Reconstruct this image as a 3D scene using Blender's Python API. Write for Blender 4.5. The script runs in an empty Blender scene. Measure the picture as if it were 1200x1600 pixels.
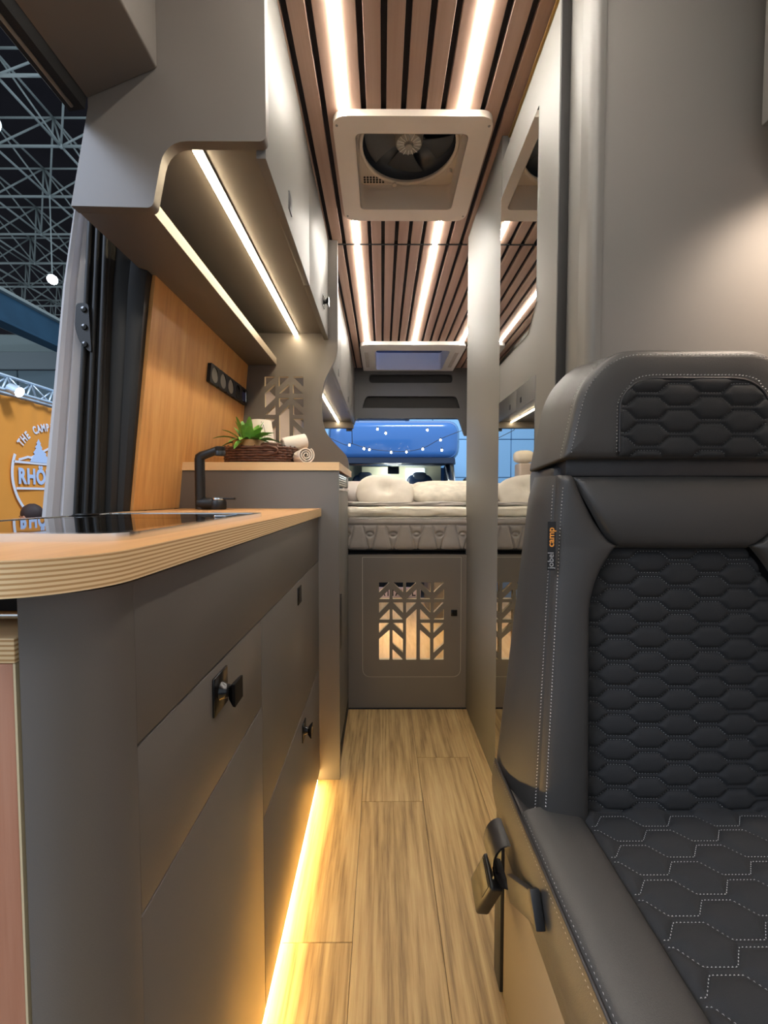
import bpy, bmesh, math, random
from mathutils import Vector, Matrix, noise as mnoise
R = math.radians
rnd = random.Random(7)
SC = bpy.context.scene
COL = SC.collection

# ------------------------------------------------------------------ camera
cam_d = bpy.data.cameras.new('camera')
cam_d.sensor_fit = 'VERTICAL'
cam_d.sensor_height = 36.0
cam_d.lens = 36.0 * 640 / 1600
cam_d.clip_start = 0.01
cam_d.clip_end = 200
cam = bpy.data.objects.new('camera', cam_d)
COL.objects.link(cam)
cam.location = (0, 0, 0.9)
cam.rotation_euler = (R(90 - 2.326), 0, R(-0.269))
SC.camera = cam

# ------------------------------------------------------------------ world (even light of the exhibition hall) and exposure
world = bpy.data.worlds.new('hall_light')
SC.world = world
world.use_nodes = True
bg = world.node_tree.nodes['Background']
bg.inputs[0].default_value = (0.80, 0.90, 1.0, 1)
bg.inputs[1].default_value = 0.62
SC.view_settings.view_transform = 'Standard'
SC.view_settings.look = 'None'
SC.view_settings.gamma = 1
SC.view_settings.exposure = 0.22
SC.view_settings.use_curve_mapping = False
LED_CEIL = 68.0        # emission of the ceiling strips
LED_WARM = 46.0        # strips under the wall cabinets
LED_FLOOR = 40.0       # strip at the foot of the kitchen


def area(name, loc, rot, sx, sy, power, col):
    l = bpy.data.lights.new(name, 'AREA')
    l.shape = 'RECTANGLE'
    l.size = sx
    l.size_y = sy
    l.energy = power
    l.color = col
    o = bpy.data.objects.new(name, l)
    o.location = loc
    o.rotation_euler = rot
    COL.objects.link(o)
    return o


# rows of hall floodlights high above the stands, outside the van
area('hall_floodlights_side', (-6.0, -3.2, 6.3), (Vector((-.4, .9, .9)) - Vector((-6.0, -3.2, 6.3))).to_track_quat('-Z', 'Y').to_euler(), 3, 3, 560, (0.66, 0.78, 1.0))
area('hall_floodlights_rear', (1.2, 2.2, 7.5), (Vector((.2, 6.6, 1.2)) - Vector((1.2, 2.2, 7.5))).to_track_quat('-Z', 'Y').to_euler(), 2.4, .8, 600, (0.80, 0.90, 1.0))

# ------------------------------------------------------------------ helpers
def lin(h):
    if isinstance(h, str):
        h = h.lstrip('#')
        c = [int(h[i:i + 2], 16) / 255 for i in (0, 2, 4)]
        return tuple(x / 12.92 if x <= .04045 else ((x + .055) / 1.055) ** 2.4 for x in c)
    return tuple(h)


WL = {}          # world location of every object built


def link(o, parent=None, loc=(0, 0, 0)):
    COL.objects.link(o)
    WL[o.name] = Vector(loc)
    if parent is not None:
        o.parent = parent
        o.matrix_parent_inverse = Matrix.Translation(-WL[parent.name])
    return o


def tag(o, label=None, cat=None, group=None, kind=None):
    if label: o['label'] = label
    if cat: o['category'] = cat
    if group: o['group'] = group
    if kind: o['kind'] = kind
    return o


def thing(name, loc, label, cat, group=None):
    o = bpy.data.objects.new(name, None)
    o.empty_display_size = .05
    o.location = loc
    link(o, None, loc)
    return tag(o, label, cat, group)


def mk(name, verts, faces, mats, parent=None, smooth=False, midx=None, merge=0, recalc=True, loc=None):
    if not isinstance(mats, (list, tuple)): mats = [mats]
    vs = [Vector(v) for v in verts]
    if loc is None:
        lo = Vector((min(v[i] for v in vs) for i in range(3)))
        hi = Vector((max(v[i] for v in vs) for i in range(3)))
        c = (lo + hi) / 2
    else:
        c = Vector(loc)
    me = bpy.data.meshes.new(name)
    me.from_pydata([v - c for v in vs], [], faces)
    for m in mats: me.materials.append(m)
    if midx:
        for p, i in zip(me.polygons, midx): p.material_index = i
    if recalc or merge:
        bm = bmesh.new()
        bm.from_mesh(me)
        if merge: bmesh.ops.remove_doubles(bm, verts=bm.verts, dist=merge)
        if recalc: bmesh.ops.recalc_face_normals(bm, faces=bm.faces)
        bm.to_mesh(me)
        bm.free()
    if smooth:
        me.polygons.foreach_set('use_smooth', [True] * len(me.polygons))
        if smooth != 'all':
            me.set_sharp_from_angle(angle=R(float(smooth) if smooth is not True else 40))
    me.update()
    o = bpy.data.objects.new(name, me)
    o.location = c
    return link(o, parent, c)


def share(src, name, c, parent=None):
    """another object with the same mesh data, centred at c"""
    o = bpy.data.objects.new(name, src.data)
    o.location = c
    return link(o, parent, c)


def box_vf(x0, x1, y0, y1, z0, z1, bev=0, seg=2):
    bm = bmesh.new()
    bmesh.ops.create_cube(bm, size=1)
    for v in bm.verts:
        v.co = Vector(((x0 + x1) / 2 + v.co.x * (x1 - x0), (y0 + y1) / 2 + v.co.y * (y1 - y0), (z0 + z1) / 2 + v.co.z * (z1 - z0)))
    if bev:
        bmesh.ops.bevel(bm, geom=list(bm.edges), offset=bev, segments=seg, affect='EDGES', profile=.5)
    bm.verts.index_update()
    vs = [v.co.copy() for v in bm.verts]
    fs = [[v.index for v in f.verts] for f in bm.faces]
    bm.free()
    return vs, fs


def box(name, x0, x1, y0, y1, z0, z1, m, parent=None, bev=0.0015, seg=2):
    v, f = box_vf(x0, x1, y0, y1, z0, z1, bev, seg)
    return mk(name, v, f, m, parent, smooth=40 if bev else False)


class MB:
    """collects geometry of ONE part"""
    def __init__(s): s.v = []; s.f = []; s.m = []
    def add(s, vf, mi=0, M=None):
        v, f = vf
        b = len(s.v)
        s.v += [M @ Vector(p) for p in v] if M is not None else [Vector(p) for p in v]
        s.f += [[i + b for i in q] for q in f]
        s.m += [mi] * len(f)
        return s
    def build(s, name, mats, parent=None, smooth=40, **k):
        return mk(name, s.v, s.f, mats, parent, smooth=smooth, midx=s.m if isinstance(mats, (list, tuple)) else None, **k)


def prism_vf(poly, axis, a0, a1):
    """extrude a closed 2-D polygon; axis 0: (Y,Z) polygon, 1: (X,Z), 2: (X,Y)"""
    def P(p, a):
        return [(a, p[0], p[1]), (p[0], a, p[1]), (p[0], p[1], a)][axis]
    n = len(poly)
    v = [P(p, a0) for p in poly] + [P(p, a1) for p in poly]
    f = [[i, (i + 1) % n, n + (i + 1) % n, n + i] for i in range(n)]
    f += [list(range(n)), list(range(n, 2 * n))[::-1]]
    return v, f


def prism(name, poly, axis, a0, a1, m, parent=None, smooth=30):
    v, f = prism_vf(poly, axis, a0, a1)
    return mk(name, v, f, m, parent, smooth=smooth)


def loft_vf(rings, closed=True, caps=True):
    n = len(rings[0])
    v = [p for r in rings for p in r]
    f = []
    for k in range(len(rings) - 1):
        for i in range(n if closed else n - 1):
            j = (i + 1) % n
            f.append([k * n + i, k * n + j, (k + 1) * n + j, (k + 1) * n + i])
    if caps and closed:
        f.append(list(range(n))[::-1])
        f.append(list(range((len(rings) - 1) * n, len(rings) * n)))
    return v, f


def round_poly(pts, r, n=4):
    out = []
    N = len(pts)
    for i in range(N):
        p0, p1, p2 = Vector(pts[i - 1]), Vector(pts[i]), Vector(pts[(i + 1) % N])
        rr = r[i] if isinstance(r, (list, tuple)) else r
        a, b = p0 - p1, p2 - p1
        d = min(rr, a.length * .45, b.length * .45)
        if d < 1e-6:
            out.append(tuple(p1)); continue
        A, B = p1 + a.normalized() * d, p1 + b.normalized() * d
        for k in range(n + 1):
            t = k / n
            out.append(tuple(A * (1 - t) ** 2 + p1 * 2 * t * (1 - t) + B * t * t))
    return out


def rrect(x0, x1, y0, y1, r, n=6):
    return round_poly([(x0, y0), (x1, y0), (x1, y1), (x0, y1)], r, n)


def ring_poly(cx, cy, rx, ry, n=32):
    return [(cx + rx * math.cos(2 * math.pi * i / n), cy + ry * math.sin(2 * math.pi * i / n)) for i in range(n)]


def plate_vf(outer, holes, fmap, half):
    """flat board with holes: a filled 2-D curve turned into mesh; fmap maps (a, b, t) to the world"""
    cu = bpy.data.curves.new('tmp', 'CURVE')
    cu.dimensions = '2D'
    cu.fill_mode = 'BOTH'
    cu.extrude = half
    for poly in [outer] + list(holes):
        sp = cu.splines.new('POLY')
        sp.points.add(len(poly) - 1)
        for p, q in zip(sp.points, poly): p.co = (q[0], q[1], 0, 1)
        sp.use_cyclic_u = True
    ob = bpy.data.objects.new('tmp', cu)
    COL.objects.link(ob)
    dg = bpy.context.evaluated_depsgraph_get()
    me = bpy.data.meshes.new_from_object(ob.evaluated_get(dg))
    v = [fmap(*p.co) for p in me.vertices]
    f = [list(p.vertices) for p in me.polygons]
    bpy.data.objects.remove(ob)
    bpy.data.curves.remove(cu)
    bpy.data.meshes.remove(me)
    return v, f


def plate(name, outer, holes, fmap, half, m, parent=None, core=None):
    v, f = plate_vf(outer, holes, fmap, half)
    o = mk(name, v, f, m, parent, merge=1e-5, smooth=30)
    if core:   # light on the sawn edges inside the holes, put into a paler colour
        o.data.materials.append(core)
        hs = [q for h in holes for q in h]
        x0, x1 = min(q[0] for q in hs) - .002, max(q[0] for q in hs) + .002
        z0, z1 = min(q[1] for q in hs) - .002, max(q[1] for q in hs) + .002
        for p in o.data.polygons:
            c = o.location + p.center
            if abs(p.normal.y) < .3 and x0 < c.x < x1 and z0 < c.z < z1: p.material_index = 1
    return o


def text_vf(s, size, ext=0.001, bold=0.0, align='CENTER', space=1.0):
    cu = bpy.data.curves.new('tmp', 'FONT')
    cu.body = s
    cu.size = size
    cu.extrude = ext
    cu.offset = bold
    cu.align_x = align
    cu.space_character = space
    cu.resolution_u = 3
    ob = bpy.data.objects.new('tmp', cu)
    COL.objects.link(ob)
    dg = bpy.context.evaluated_depsgraph_get()
    me = bpy.data.meshes.new_from_object(ob.evaluated_get(dg))
    v = [p.co.copy() for p in me.vertices]
    f = [list(p.vertices) for p in me.polygons]
    bpy.data.objects.remove(ob)
    bpy.data.curves.remove(cu)
    bpy.data.meshes.remove(me)
    return v, f


def tube_vf(pts, r, seg=8, closed=False):
    pts = [Vector(p) for p in pts]
    n = len(pts)
    rings = []
    up = None
    for i, p in enumerate(pts):
        if closed:
            t = (pts[(i + 1) % n] - pts[i - 1]).normalized()
        else:
            t = (pts[min(i + 1, n - 1)] - pts[max(i - 1, 0)]).normalized()
        if up is None:
            up = t.orthogonal().normalized()
        up = (up - t * up.dot(t)).normalized()
        sd = t.cross(up)
        rr = r[i] if isinstance(r, (list, tuple)) else r
        rings.append([p + (up * math.cos(a) + sd * math.sin(a)) * rr for a in (2 * math.pi * k / seg for k in range(seg))])
    if closed:
        v = [p for q in rings for p in q]
        f = []
        for k in range(n):
            for i in range(seg):
                j = (i + 1) % seg
                f.append([k * seg + i, k * seg + j, ((k + 1) % n) * seg + j, ((k + 1) % n) * seg + i])
        return v, f
    return loft_vf(rings)


def lathe_vf(prof, c=(0, 0, 0), seg=24, axis='Z'):
    rings = []
    for r, h in prof:
        ring = []
        for k in range(seg):
            a = 2 * math.pi * k / seg
            x, y = r * math.cos(a), r * math.sin(a)
            ring.append({'Z': (c[0] + x, c[1] + y, c[2] + h), 'X': (c[0] + h, c[1] + x, c[2] + y), 'Y': (c[0] + x, c[1] + h, c[2] + y)}[axis])
        rings.append(ring)
    return loft_vf(rings)


def grid_vf(fn, nu, nv):
    v = [fn(i / nu, j / nv) for j in range(nv + 1) for i in range(nu + 1)]
    f = [[j * (nu + 1) + i, j * (nu + 1) + i + 1, (j + 1) * (nu + 1) + i + 1, (j + 1) * (nu + 1) + i] for j in range(nv) for i in range(nu)]
    return v, f


def superq_vf(c, rx, ry, rz, e1=.6, e2=.8, nu=32, nv=18, fn=None):
    def pw(x, e): return math.copysign(abs(x) ** e, x)
    v = []
    for j in range(nv + 1):
        p = -math.pi / 2 + math.pi * j / nv
        for i in range(nu):
            t = 2 * math.pi * i / nu
            q = Vector((rx * pw(math.cos(p), e1) * pw(math.cos(t), e2), ry * pw(math.cos(p), e1) * pw(math.sin(t), e2), rz * pw(math.sin(p), e1)))
            if fn: q = fn(q)
            v.append(Vector(c) + q)
    f = [[j * nu + i, j * nu + (i + 1) % nu, (j + 1) * nu + (i + 1) % nu, (j + 1) * nu + i] for j in range(nv) for i in range(nu)]
    return v, f


# ------------------------------------------------------------------ materials
def newmat(name):
    m = bpy.data.materials.new(name)
    m.use_nodes = True
    nt = m.node_tree
    return m, nt, nt.nodes['Principled BSDF']


def mat(name, rgb, rough=.5, metal=0, var=.0, vscale=6, bump=0, bscale=300, spec=.5, coat=0, stretch=(1, 1, 1)):
    m, nt, b = newmat(name)
    c = lin(rgb)
    b.inputs['Base Color'].default_value = (*c, 1)
    b.inputs['Roughness'].default_value = rough
    b.inputs['Metallic'].default_value = metal
    b.inputs['Specular IOR Level'].default_value = spec
    b.inputs['Coat Weight'].default_value = coat
    tc = nt.nodes.new('ShaderNodeTexCoord')
    mp = nt.nodes.new('ShaderNodeMapping')
    mp.inputs['Scale'].default_value = stretch
    nt.links.new(tc.outputs['Object'], mp.inputs[0])
    if var:
        n = nt.nodes.new('ShaderNodeTexNoise')
        n.inputs['Scale'].default_value = vscale
        n.inputs['Detail'].default_value = 4
        nt.links.new(mp.outputs[0], n.inputs[0])
        r = nt.nodes.new('ShaderNodeValToRGB')
        r.color_ramp.elements[0].position = .3
        r.color_ramp.elements[1].position = .7
        r.color_ramp.elements[0].color = (*[x * (1 - var) for x in c], 1)
        r.color_ramp.elements[1].color = (*[min(1, x * (1 + var)) for x in c], 1)
        nt.links.new(n.outputs[0], r.inputs[0])
        nt.links.new(r.outputs[0], b.inputs['Base Color'])
    if bump:
        n = nt.nodes.new('ShaderNodeTexNoise')
        n.inputs['Scale'].default_value = bscale
        n.inputs['Detail'].default_value = 2
        nt.links.new(mp.outputs[0], n.inputs[0])
        bp = nt.nodes.new('ShaderNodeBump')
        bp.inputs['Strength'].default_value = bump
        bp.inputs['Distance'].default_value = .001
        nt.links.new(n.outputs[0], bp.inputs['Height'])
        nt.links.new(bp.outputs[0], b.inputs['Normal'])
    return m


def wood(name, dark, mid, light, grain=(1, 1, 1), scale=14, rough=.5, figure=.5, fscale=3.0, bump=.15, fine=.35):
    """grain: stretch of the object coordinates (small along the grain)"""
    m, nt, b = newmat(name)
    N, L = nt.nodes.new, nt.links.new
    tc = N('ShaderNodeTexCoord')
    oi = N('ShaderNodeObjectInfo')
    mul = N('ShaderNodeVectorMath'); mul.operation = 'MULTIPLY_ADD'
    mul.inputs[1].default_value = (0, 0, 0)
    cx = N('ShaderNodeCombineXYZ')
    ml = N('ShaderNodeMath'); ml.operation = 'MULTIPLY'; ml.inputs[1].default_value = 37.0
    L(oi.outputs['Random'], ml.inputs[0])
    for i in range(3): L(ml.outputs[0], cx.inputs[i])
    add = N('ShaderNodeVectorMath'); add.operation = 'ADD'
    L(tc.outputs['Object'], add.inputs[0]); L(cx.outputs[0], add.inputs[1])
    mp = N('ShaderNodeMapping'); mp.inputs['Scale'].default_value = grain
    L(add.outputs[0], mp.inputs[0])
    n1 = N('ShaderNodeTexNoise'); n1.inputs['Scale'].default_value = scale * 7; n1.inputs['Detail'].default_value = 6; n1.inputs['Roughness'].default_value = .6
    L(mp.outputs[0], n1.inputs[0])
    n2 = N('ShaderNodeTexNoise'); n2.inputs['Scale'].default_value = fscale; n2.inputs['Detail'].default_value = 2
    L(mp.outputs[0], n2.inputs[0])
    sn = N('ShaderNodeMath'); sn.operation = 'MULTIPLY'; sn.inputs[1].default_value = 70
    L(n2.outputs[0], sn.inputs[0])
    si = N('ShaderNodeMath'); si.operation = 'SINE'
    L(sn.outputs[0], si.inputs[0])
    sc = N('ShaderNodeMath'); sc.operation = 'MULTIPLY_ADD'; sc.inputs[1].default_value = .5 * figure; sc.inputs[2].default_value = .5
    L(si.outputs[0], sc.inputs[0])
    mx = N('ShaderNodeMix'); mx.data_type = 'FLOAT'; mx.inputs[0].default_value = 1 - fine
    mx.inputs[0].default_value = fine
    L(sc.outputs[0], mx.inputs[2]); L(n1.outputs[0], mx.inputs[3])
    r = N('ShaderNodeValToRGB')
    e = r.color_ramp.elements
    e[0].position = .28; e[0].color = (*lin(dark), 1)
    e[1].position = .72; e[1].color = (*lin(light), 1)
    q = e.new(.5); q.color = (*lin(mid), 1)
    L(mx.outputs[0], r.inputs[0])
    L(r.outputs[0], b.inputs['Base Color'])
    b.inputs['Roughness'].default_value = rough
    bp = N('ShaderNodeBump'); bp.inputs['Strength'].default_value = bump; bp.inputs['Distance'].default_value = .001
    L(mx.outputs[0], bp.inputs['Height']); L(bp.outputs[0], b.inputs['Normal'])
    return m


def stripes(name, cols, freq, axis=2, rough=.55, noise=.15):
    """plywood edge: thin plies one above the other"""
    m, nt, b = newmat(name)
    N, L = nt.nodes.new, nt.links.new
    tc = N('ShaderNodeTexCoord')
    sp = N('ShaderNodeSeparateXYZ'); L(tc.outputs['Object'], sp.inputs[0])
    mu = N('ShaderNodeMath'); mu.operation = 'MULTIPLY'; mu.inputs[1].default_value = freq
    L(sp.outputs[axis], mu.inputs[0])
    nz = N('ShaderNodeTexNoise'); nz.inputs['Scale'].default_value = 30; L(tc.outputs['Object'], nz.inputs[0])
    ad = N('ShaderNodeMath'); ad.operation = 'MULTIPLY_ADD'; ad.inputs[1].default_value = noise
    L(nz.outputs[0], ad.inputs[0]); L(mu.outputs[0], ad.inputs[2])
    fr = N('ShaderNodeMath'); fr.operation = 'FRACT'; L(ad.outputs[0], fr.inputs[0])
    r = N('ShaderNodeValToRGB'); r.color_ramp.interpolation = 'EASE'
    e = r.color_ramp.elements
    e[0].position = 0; e[0].color = (*lin(cols[0]), 1)
    e[1].position = 1; e[1].color = (*lin(cols[0]), 1)
    for p, c in ((.3, cols[0]), (.42, cols[1]), (.85, cols[1])):
        q = e.new(p); q.color = (*lin(c), 1)
    L(fr.outputs[0], r.inputs[0]); L(r.outputs[0], b.inputs['Base Color'])
    b.inputs['Roughness'].default_value = rough
    return m


def emit(name, rgb, s):
    m, nt, b = newmat(name)
    c = lin(rgb)
    b.inputs['Base Color'].default_value = (.8, .8, .8, 1)
    b.inputs['Emission Color'].default_value = (*c, 1)
    b.inputs['Emission Strength'].default_value = s
    return m


def glass(name, rgb, rough=0.0, alpha=.3):
    """thin pane: see-through with a reflecting surface"""
    m, nt, b = newmat(name)
    N, L = nt.nodes.new, nt.links.new
    out = nt.nodes['Material Output']
    tr = N('ShaderNodeBsdfTransparent'); tr.inputs[0].default_value = (*lin(rgb), 1)
    gl = N('ShaderNodeBsdfGlossy'); gl.inputs['Roughness'].default_value = rough
    fr = N('ShaderNodeFresnel'); fr.inputs[0].default_value = 1.5
    ms = N('ShaderNodeMixShader')
    L(fr.outputs[0], ms.inputs[0]); L(tr.outputs[0], ms.inputs[1]); L(gl.outputs[0], ms.inputs[2])
    L(ms.outputs[0], out.inputs['Surface'])
    return m


M = {}
M['grey'] = mat('anthracite_laminate', '#655f59', .42, var=.04, vscale=3, bump=.12, bscale=900)
M['grey_satin'] = mat('anthracite_satin', '#6d6a65', .5, var=.03, vscale=3, bump=.08, bscale=900)
M['grey_wall'] = mat('grey_wall_laminate', '#716d68', .62, var=.03, vscale=3, bump=.1, bscale=900, spec=.3)
M['dark'] = mat('dark_carcass', '#1d1b1a', .7)
M['black'] = mat('black_gloss', '#0a0a0b', .18)
M['black_matt'] = mat('black_matt', '#141415', .45)
M['rubber'] = mat('black_rubber', '#141414', .6, bump=.3, bscale=500)
M['fabric_trim'] = mat('black_trim_fabric', '#191817', .85, bump=.6, bscale=900)
M['alu'] = mat('aluminium', '#c8cacc', .25, metal=1)
M['chrome'] = mat('chrome', '#eef2f4', .16, metal=1)
M['mirror'] = mat('mirror', '#d8dad8', .01, metal=1)
M['white_plastic'] = mat('cream_plastic', '#d8cbbd', .45)
M['hatch_plastic'] = mat('hatch_plastic', '#d4d0cc', .4)
M['van_paint'] = mat('white_van_paint', '#b9b4b4', .25, coat=.3)
M['worktop'] = wood('worktop_beech', '#b07f4e', '#c08e5a', '#cb9d68', grain=(1, .06, 1), scale=8, figure=.25, rough=.4, fine=.6, bump=.05)
M['ply'] = stripes('plywood_edge', ('#c49763', '#f0d2a2'), 300)
M['back'] = wood('backsplash_oak', '#b37f48', '#c99355', '#d6a569', grain=(1, 1, .03), scale=9, figure=.3, rough=.45, fine=.7, bump=.06)
M['slat'] = wood('ceiling_slat_walnut', '#937462', '#a18372', '#ac8f7e', grain=(1, .03, 1), scale=9, figure=.3, rough=.5, fine=.7)
M['felt'] = mat('black_felt', '#221e20', .95)
M['floor'] = wood('oak_plank', '#7a5f39', '#b39463', '#caae7b', grain=(1, .045, 1), scale=24, figure=.5, fscale=8.0, rough=.5, fine=.66, bump=.25)
M['red_wood'] = wood('reddish_oak', '#8d5f48', '#a87258', '#bb8a70', grain=(1, 1, .05), scale=10, figure=.5, rough=.5, fine=.6)
M['leather'] = mat('charcoal_leather', '#3b3937', .46, var=.05, vscale=8, bump=.35, bscale=1100)
M['leather_dark'] = mat('black_leather', '#2c2a2b', .42, bump=.3, bscale=1100)
M['cloth'] = mat('black_quilt_fabric', '#222223', .92, bump=.5, bscale=1600)
M['thread'] = mat('grey_thread', '#a5a3a0', .7)
M['mattress'] = mat('grey_mattress_cover', '#8f8883', .85, var=.05, vscale=25, bump=.4, bscale=500)
M['topper'] = mat('cream_topper', '#dcd5c4', .85, var=.08, vscale=30, bump=.5, bscale=300)
M['white_fabric'] = mat('white_fabric', '#e8e0d2', .9, var=.04, vscale=20, bump=.4, bscale=500)
M['grey_fabric'] = mat('grey_sheet', '#b3aca6', .88, var=.05, vscale=20, bump=.4, bscale=400)
M['beige'] = mat('beige_wall_cloth', '#b8aaa2', .85, bump=.3, bscale=500)
M['garage_oak'] = wood('garage_oak', '#c49a62', '#dcb681', '#e6c798', grain=(1, .1, 1), scale=8, figure=.4, rough=.5, fine=.6)
M['wicker'] = mat('brown_wicker', '#5b3a2b', .55, var=.35, vscale=90)
M['leaf'] = mat('leaf_green', '#74ad4e', .45, var=.25, vscale=40)
M['pot'] = mat('tan_pot', '#a87f4c', .55, var=.2, vscale=60)
M['ceramic'] = mat('white_ceramic', '#efe9dc', .4)
M['towel'] = mat('cream_towel', '#e6ddd0', .95, bump=.8, bscale=700)
M['lid'] = mat('brown_lid', '#5e4434', .5)
M['led_ceil'] = emit('led_neutral_white', (1.0, .95, .86), LED_CEIL)
M['led_warm'] = emit('led_warm_white', (1.0, .80, .52), LED_WARM)
M['led_floor'] = emit('led_amber', (1.0, .66, .24), LED_FLOOR)
M['lens'] = emit('warm_lamp_lens', (1.0, .84, .66), 6)
M['orange'] = mat('orange_banner_cloth', '#e2953a', .8, var=.05, vscale=2)
M['print'] = mat('white_print', '#dfe3f0', .7)
M['print_blue'] = mat('pale_blue_print', '#b7cdf2', .7)
M['truss'] = mat('grey_green_steel', '#b2c0c0', .5)
M['alu_truss'] = mat('stand_truss_aluminium', '#cfe2f2', .3, metal=.6)
M['girder'] = mat('blue_girder', '#35607f', .6, var=.15, vscale=1)
M['roofdeck'] = mat('dark_roof_deck', '#2a2630', .9, var=.2, vscale=.4)
M['hallpanel'] = mat('grey_blue_hall_panel', '#6f8591', .7, var=.05, vscale=.6)
M['bluepanel'] = mat('pale_blue_panel', '#8fc0ea', .6)
M['hallfloor'] = mat('hall_carpet', '#4a4a4c', .95, var=.1, vscale=3)
M['hall_lamp'] = emit('floodlight_lens', (.86, .94, 1.0), 30)
M['bulb'] = emit('warm_bulb', (1.0, .86, .62), 25)
M['vanblue'] = mat('blue_lit_van_paint', '#3a6aa8', .18, coat=.5)  # cool hall light on the van, put into a blue paint colour
M['vanblue_dark'] = mat('dark_blue_trim', '#1c2a3f', .4)
M['windscreen'] = glass('tinted_windscreen', '#d5e2ea')
M['cream'] = mat('cream_cabin', '#d9d3b0', .6)
M['hatchglass'] = glass('tinted_hatch_pane', '#8ea4c8')
M['smoke'] = mat('smoked_acrylic', '#3c4149', .2)
M['blade'] = mat('dark_fan_blade', '#4a4d52', .5)
M['pale_or_lit_edge'] = mat('pale_or_lit_edging', '#cbb994', .6)  # plain pale drawer edge; on the cut-outs, light put into the colour
M['rear_grey'] = mat('dark_rear_panel', '#444445', .5)
M['hub'] = mat('grey_motor', '#8d8880', .5)
M['skin'] = mat('skin', '#b98468', .6)
M['hair'] = mat('dark_hair', '#2b1c1c', .7)
M['shirt'] = mat('light_blue_shirt', '#9fc3ea', .85)
M['trousers'] = mat('dark_trousers', '#23262f', .85)
M['tag_orange'] = mat('orange_thread', '#e8983c', .7)
M['glasslid'] = mat('black_glass', '#060607', .02, spec=.9)
M['valance'] = mat('brown_or_warm_lit_grey', '#6b6055', .5, bump=.1, bscale=900)  # seat box: warm floor reflection put into the grey; storage box: brown
# ================================================================== SETTING: the van's shell
fl = box('floor', -.70, .90, -.60, 3.58, -.06, -.004, M['dark'], bev=0)
tag(fl, 'oak plank floor of the van aisle', kind='structure')
# planks: 0.18 m wide, laid along the van, each its own board
for k, (x0, joints) in enumerate(((-.60, (.30, 1.5)), (-.42, (.95, 2.1)), (-.24, (-.41, .79)), (-.06, (-.03, 1.17)), (.12, (.17, 1.372)), (.30, (.55, 1.75)), (.48, (-.1, 1.1)), (.66, (.4, 1.6)))):
    js = [-.60] + [j for j in joints if j < 1.69] + [1.69]
    for a, b in zip(js, js[1:]):
        box('plank', x0 + .0004, x0 + .1796, a + .0004, b - .0004, -.006, 0, M['floor'], fl, bev=.0007, seg=1)
gf = box('garage_floor', -.66, .74, 1.74, 3.57, -.004, 0.0, M['garage_oak'], None, bev=0)
tag(gf, 'bright oak floor of the garage under the bed', kind='structure')

# left wall: behind the kitchen and the bed (the sliding door opening lies nearer)
wl = prism('wall_left', [(-.80, -.05), (-.80, .9), (-.74, 1.5), (-.68, 2.02), (-.662, 2.02), (-.662, -.05)], 1, 1.16, 3.52, M['beige'], smooth=False)
tag(wl, 'beige lined side wall of the van behind kitchen and bed', kind='structure')
wr = box('wall_right', .86, .92, -.60, 3.52, -.05, 2.02, M['beige'], bev=0)
tag(wr, 'beige lined side wall of the van on the seat side', kind='structure')
# tall partition between kitchen and bed with the cut-out tree pattern
edge = [(-.186, 1.962), (-.186, 1.53), (-.189, 1.500), (-.196, 1.474), (-.222, 1.425), (-.243, 1.382), (-.251, 1.35), (-.254, 1.316), (-.254, 1.24), (-.251, 1.208), (-.244, 1.18), (-.229, 1.152), (-.182, 1.101), (-.158, 1.077), (-.147, 1.057), (-.142, 1.036), (-.142, 1.003)]
def smooth_line(p, n=2):
    for _ in range(n):
        q = [p[0]]
        for a, b in zip(p, p[1:]):
            q += [(a[0] * .75 + b[0] * .25, a[1] * .75 + b[1] * .25), (a[0] * .25 + b[0] * .75, a[1] * .25 + b[1] * .75)]
        p = q + [p[-1]]
    return p
outer = [(-.66, 1.962)] + smooth_line(edge)[0:] + [(-.66, 1.003)]
def tA(a, b): return (-.495 + (a - 400) / 90 * .0445, 1.400 - (b - 155) / 585 * .287)
def TR(*p): return round_poly([tA(*q) for q in p], .003, 2)
tree_holes = [
    TR((400, 155), (490, 155), (400, 240)), TR((490, 215), (490, 335), (400, 420), (400, 295)), TR((490, 395), (490, 480), (402, 480)),
    TR((400, 515), (490, 515), (400, 600)), TR((490, 575), (490, 790), (400, 790), (400, 660)),
    TR((520, 155), (608, 155), (520, 240)), TR((608, 218), (608, 298), (520, 298)), TR((520, 337), (608, 337), (520, 420)), TR((608, 395), (608, 790), (520, 790), (520, 480)),
    TR((640, 155), (728, 155), (728, 240)), TR((640, 218), (640, 298), (728, 298)), TR((640, 337), (728, 337), (728, 420)), TR((640, 395), (640, 480), (728, 480)),
    TR((640, 515), (728, 515), (728, 600)), TR((640, 575), (728, 660), (728, 790), (640, 790))]
pt = plate('wall_partition', outer, tree_holes, lambda a, b, t: (a, 1.759 + t, b), .009, M['grey'], core=M['pale_or_lit_edge'])
tag(pt, 'anthracite partition with wavy edge and cut-out tree pattern beside the bed', kind='structure')

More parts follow.
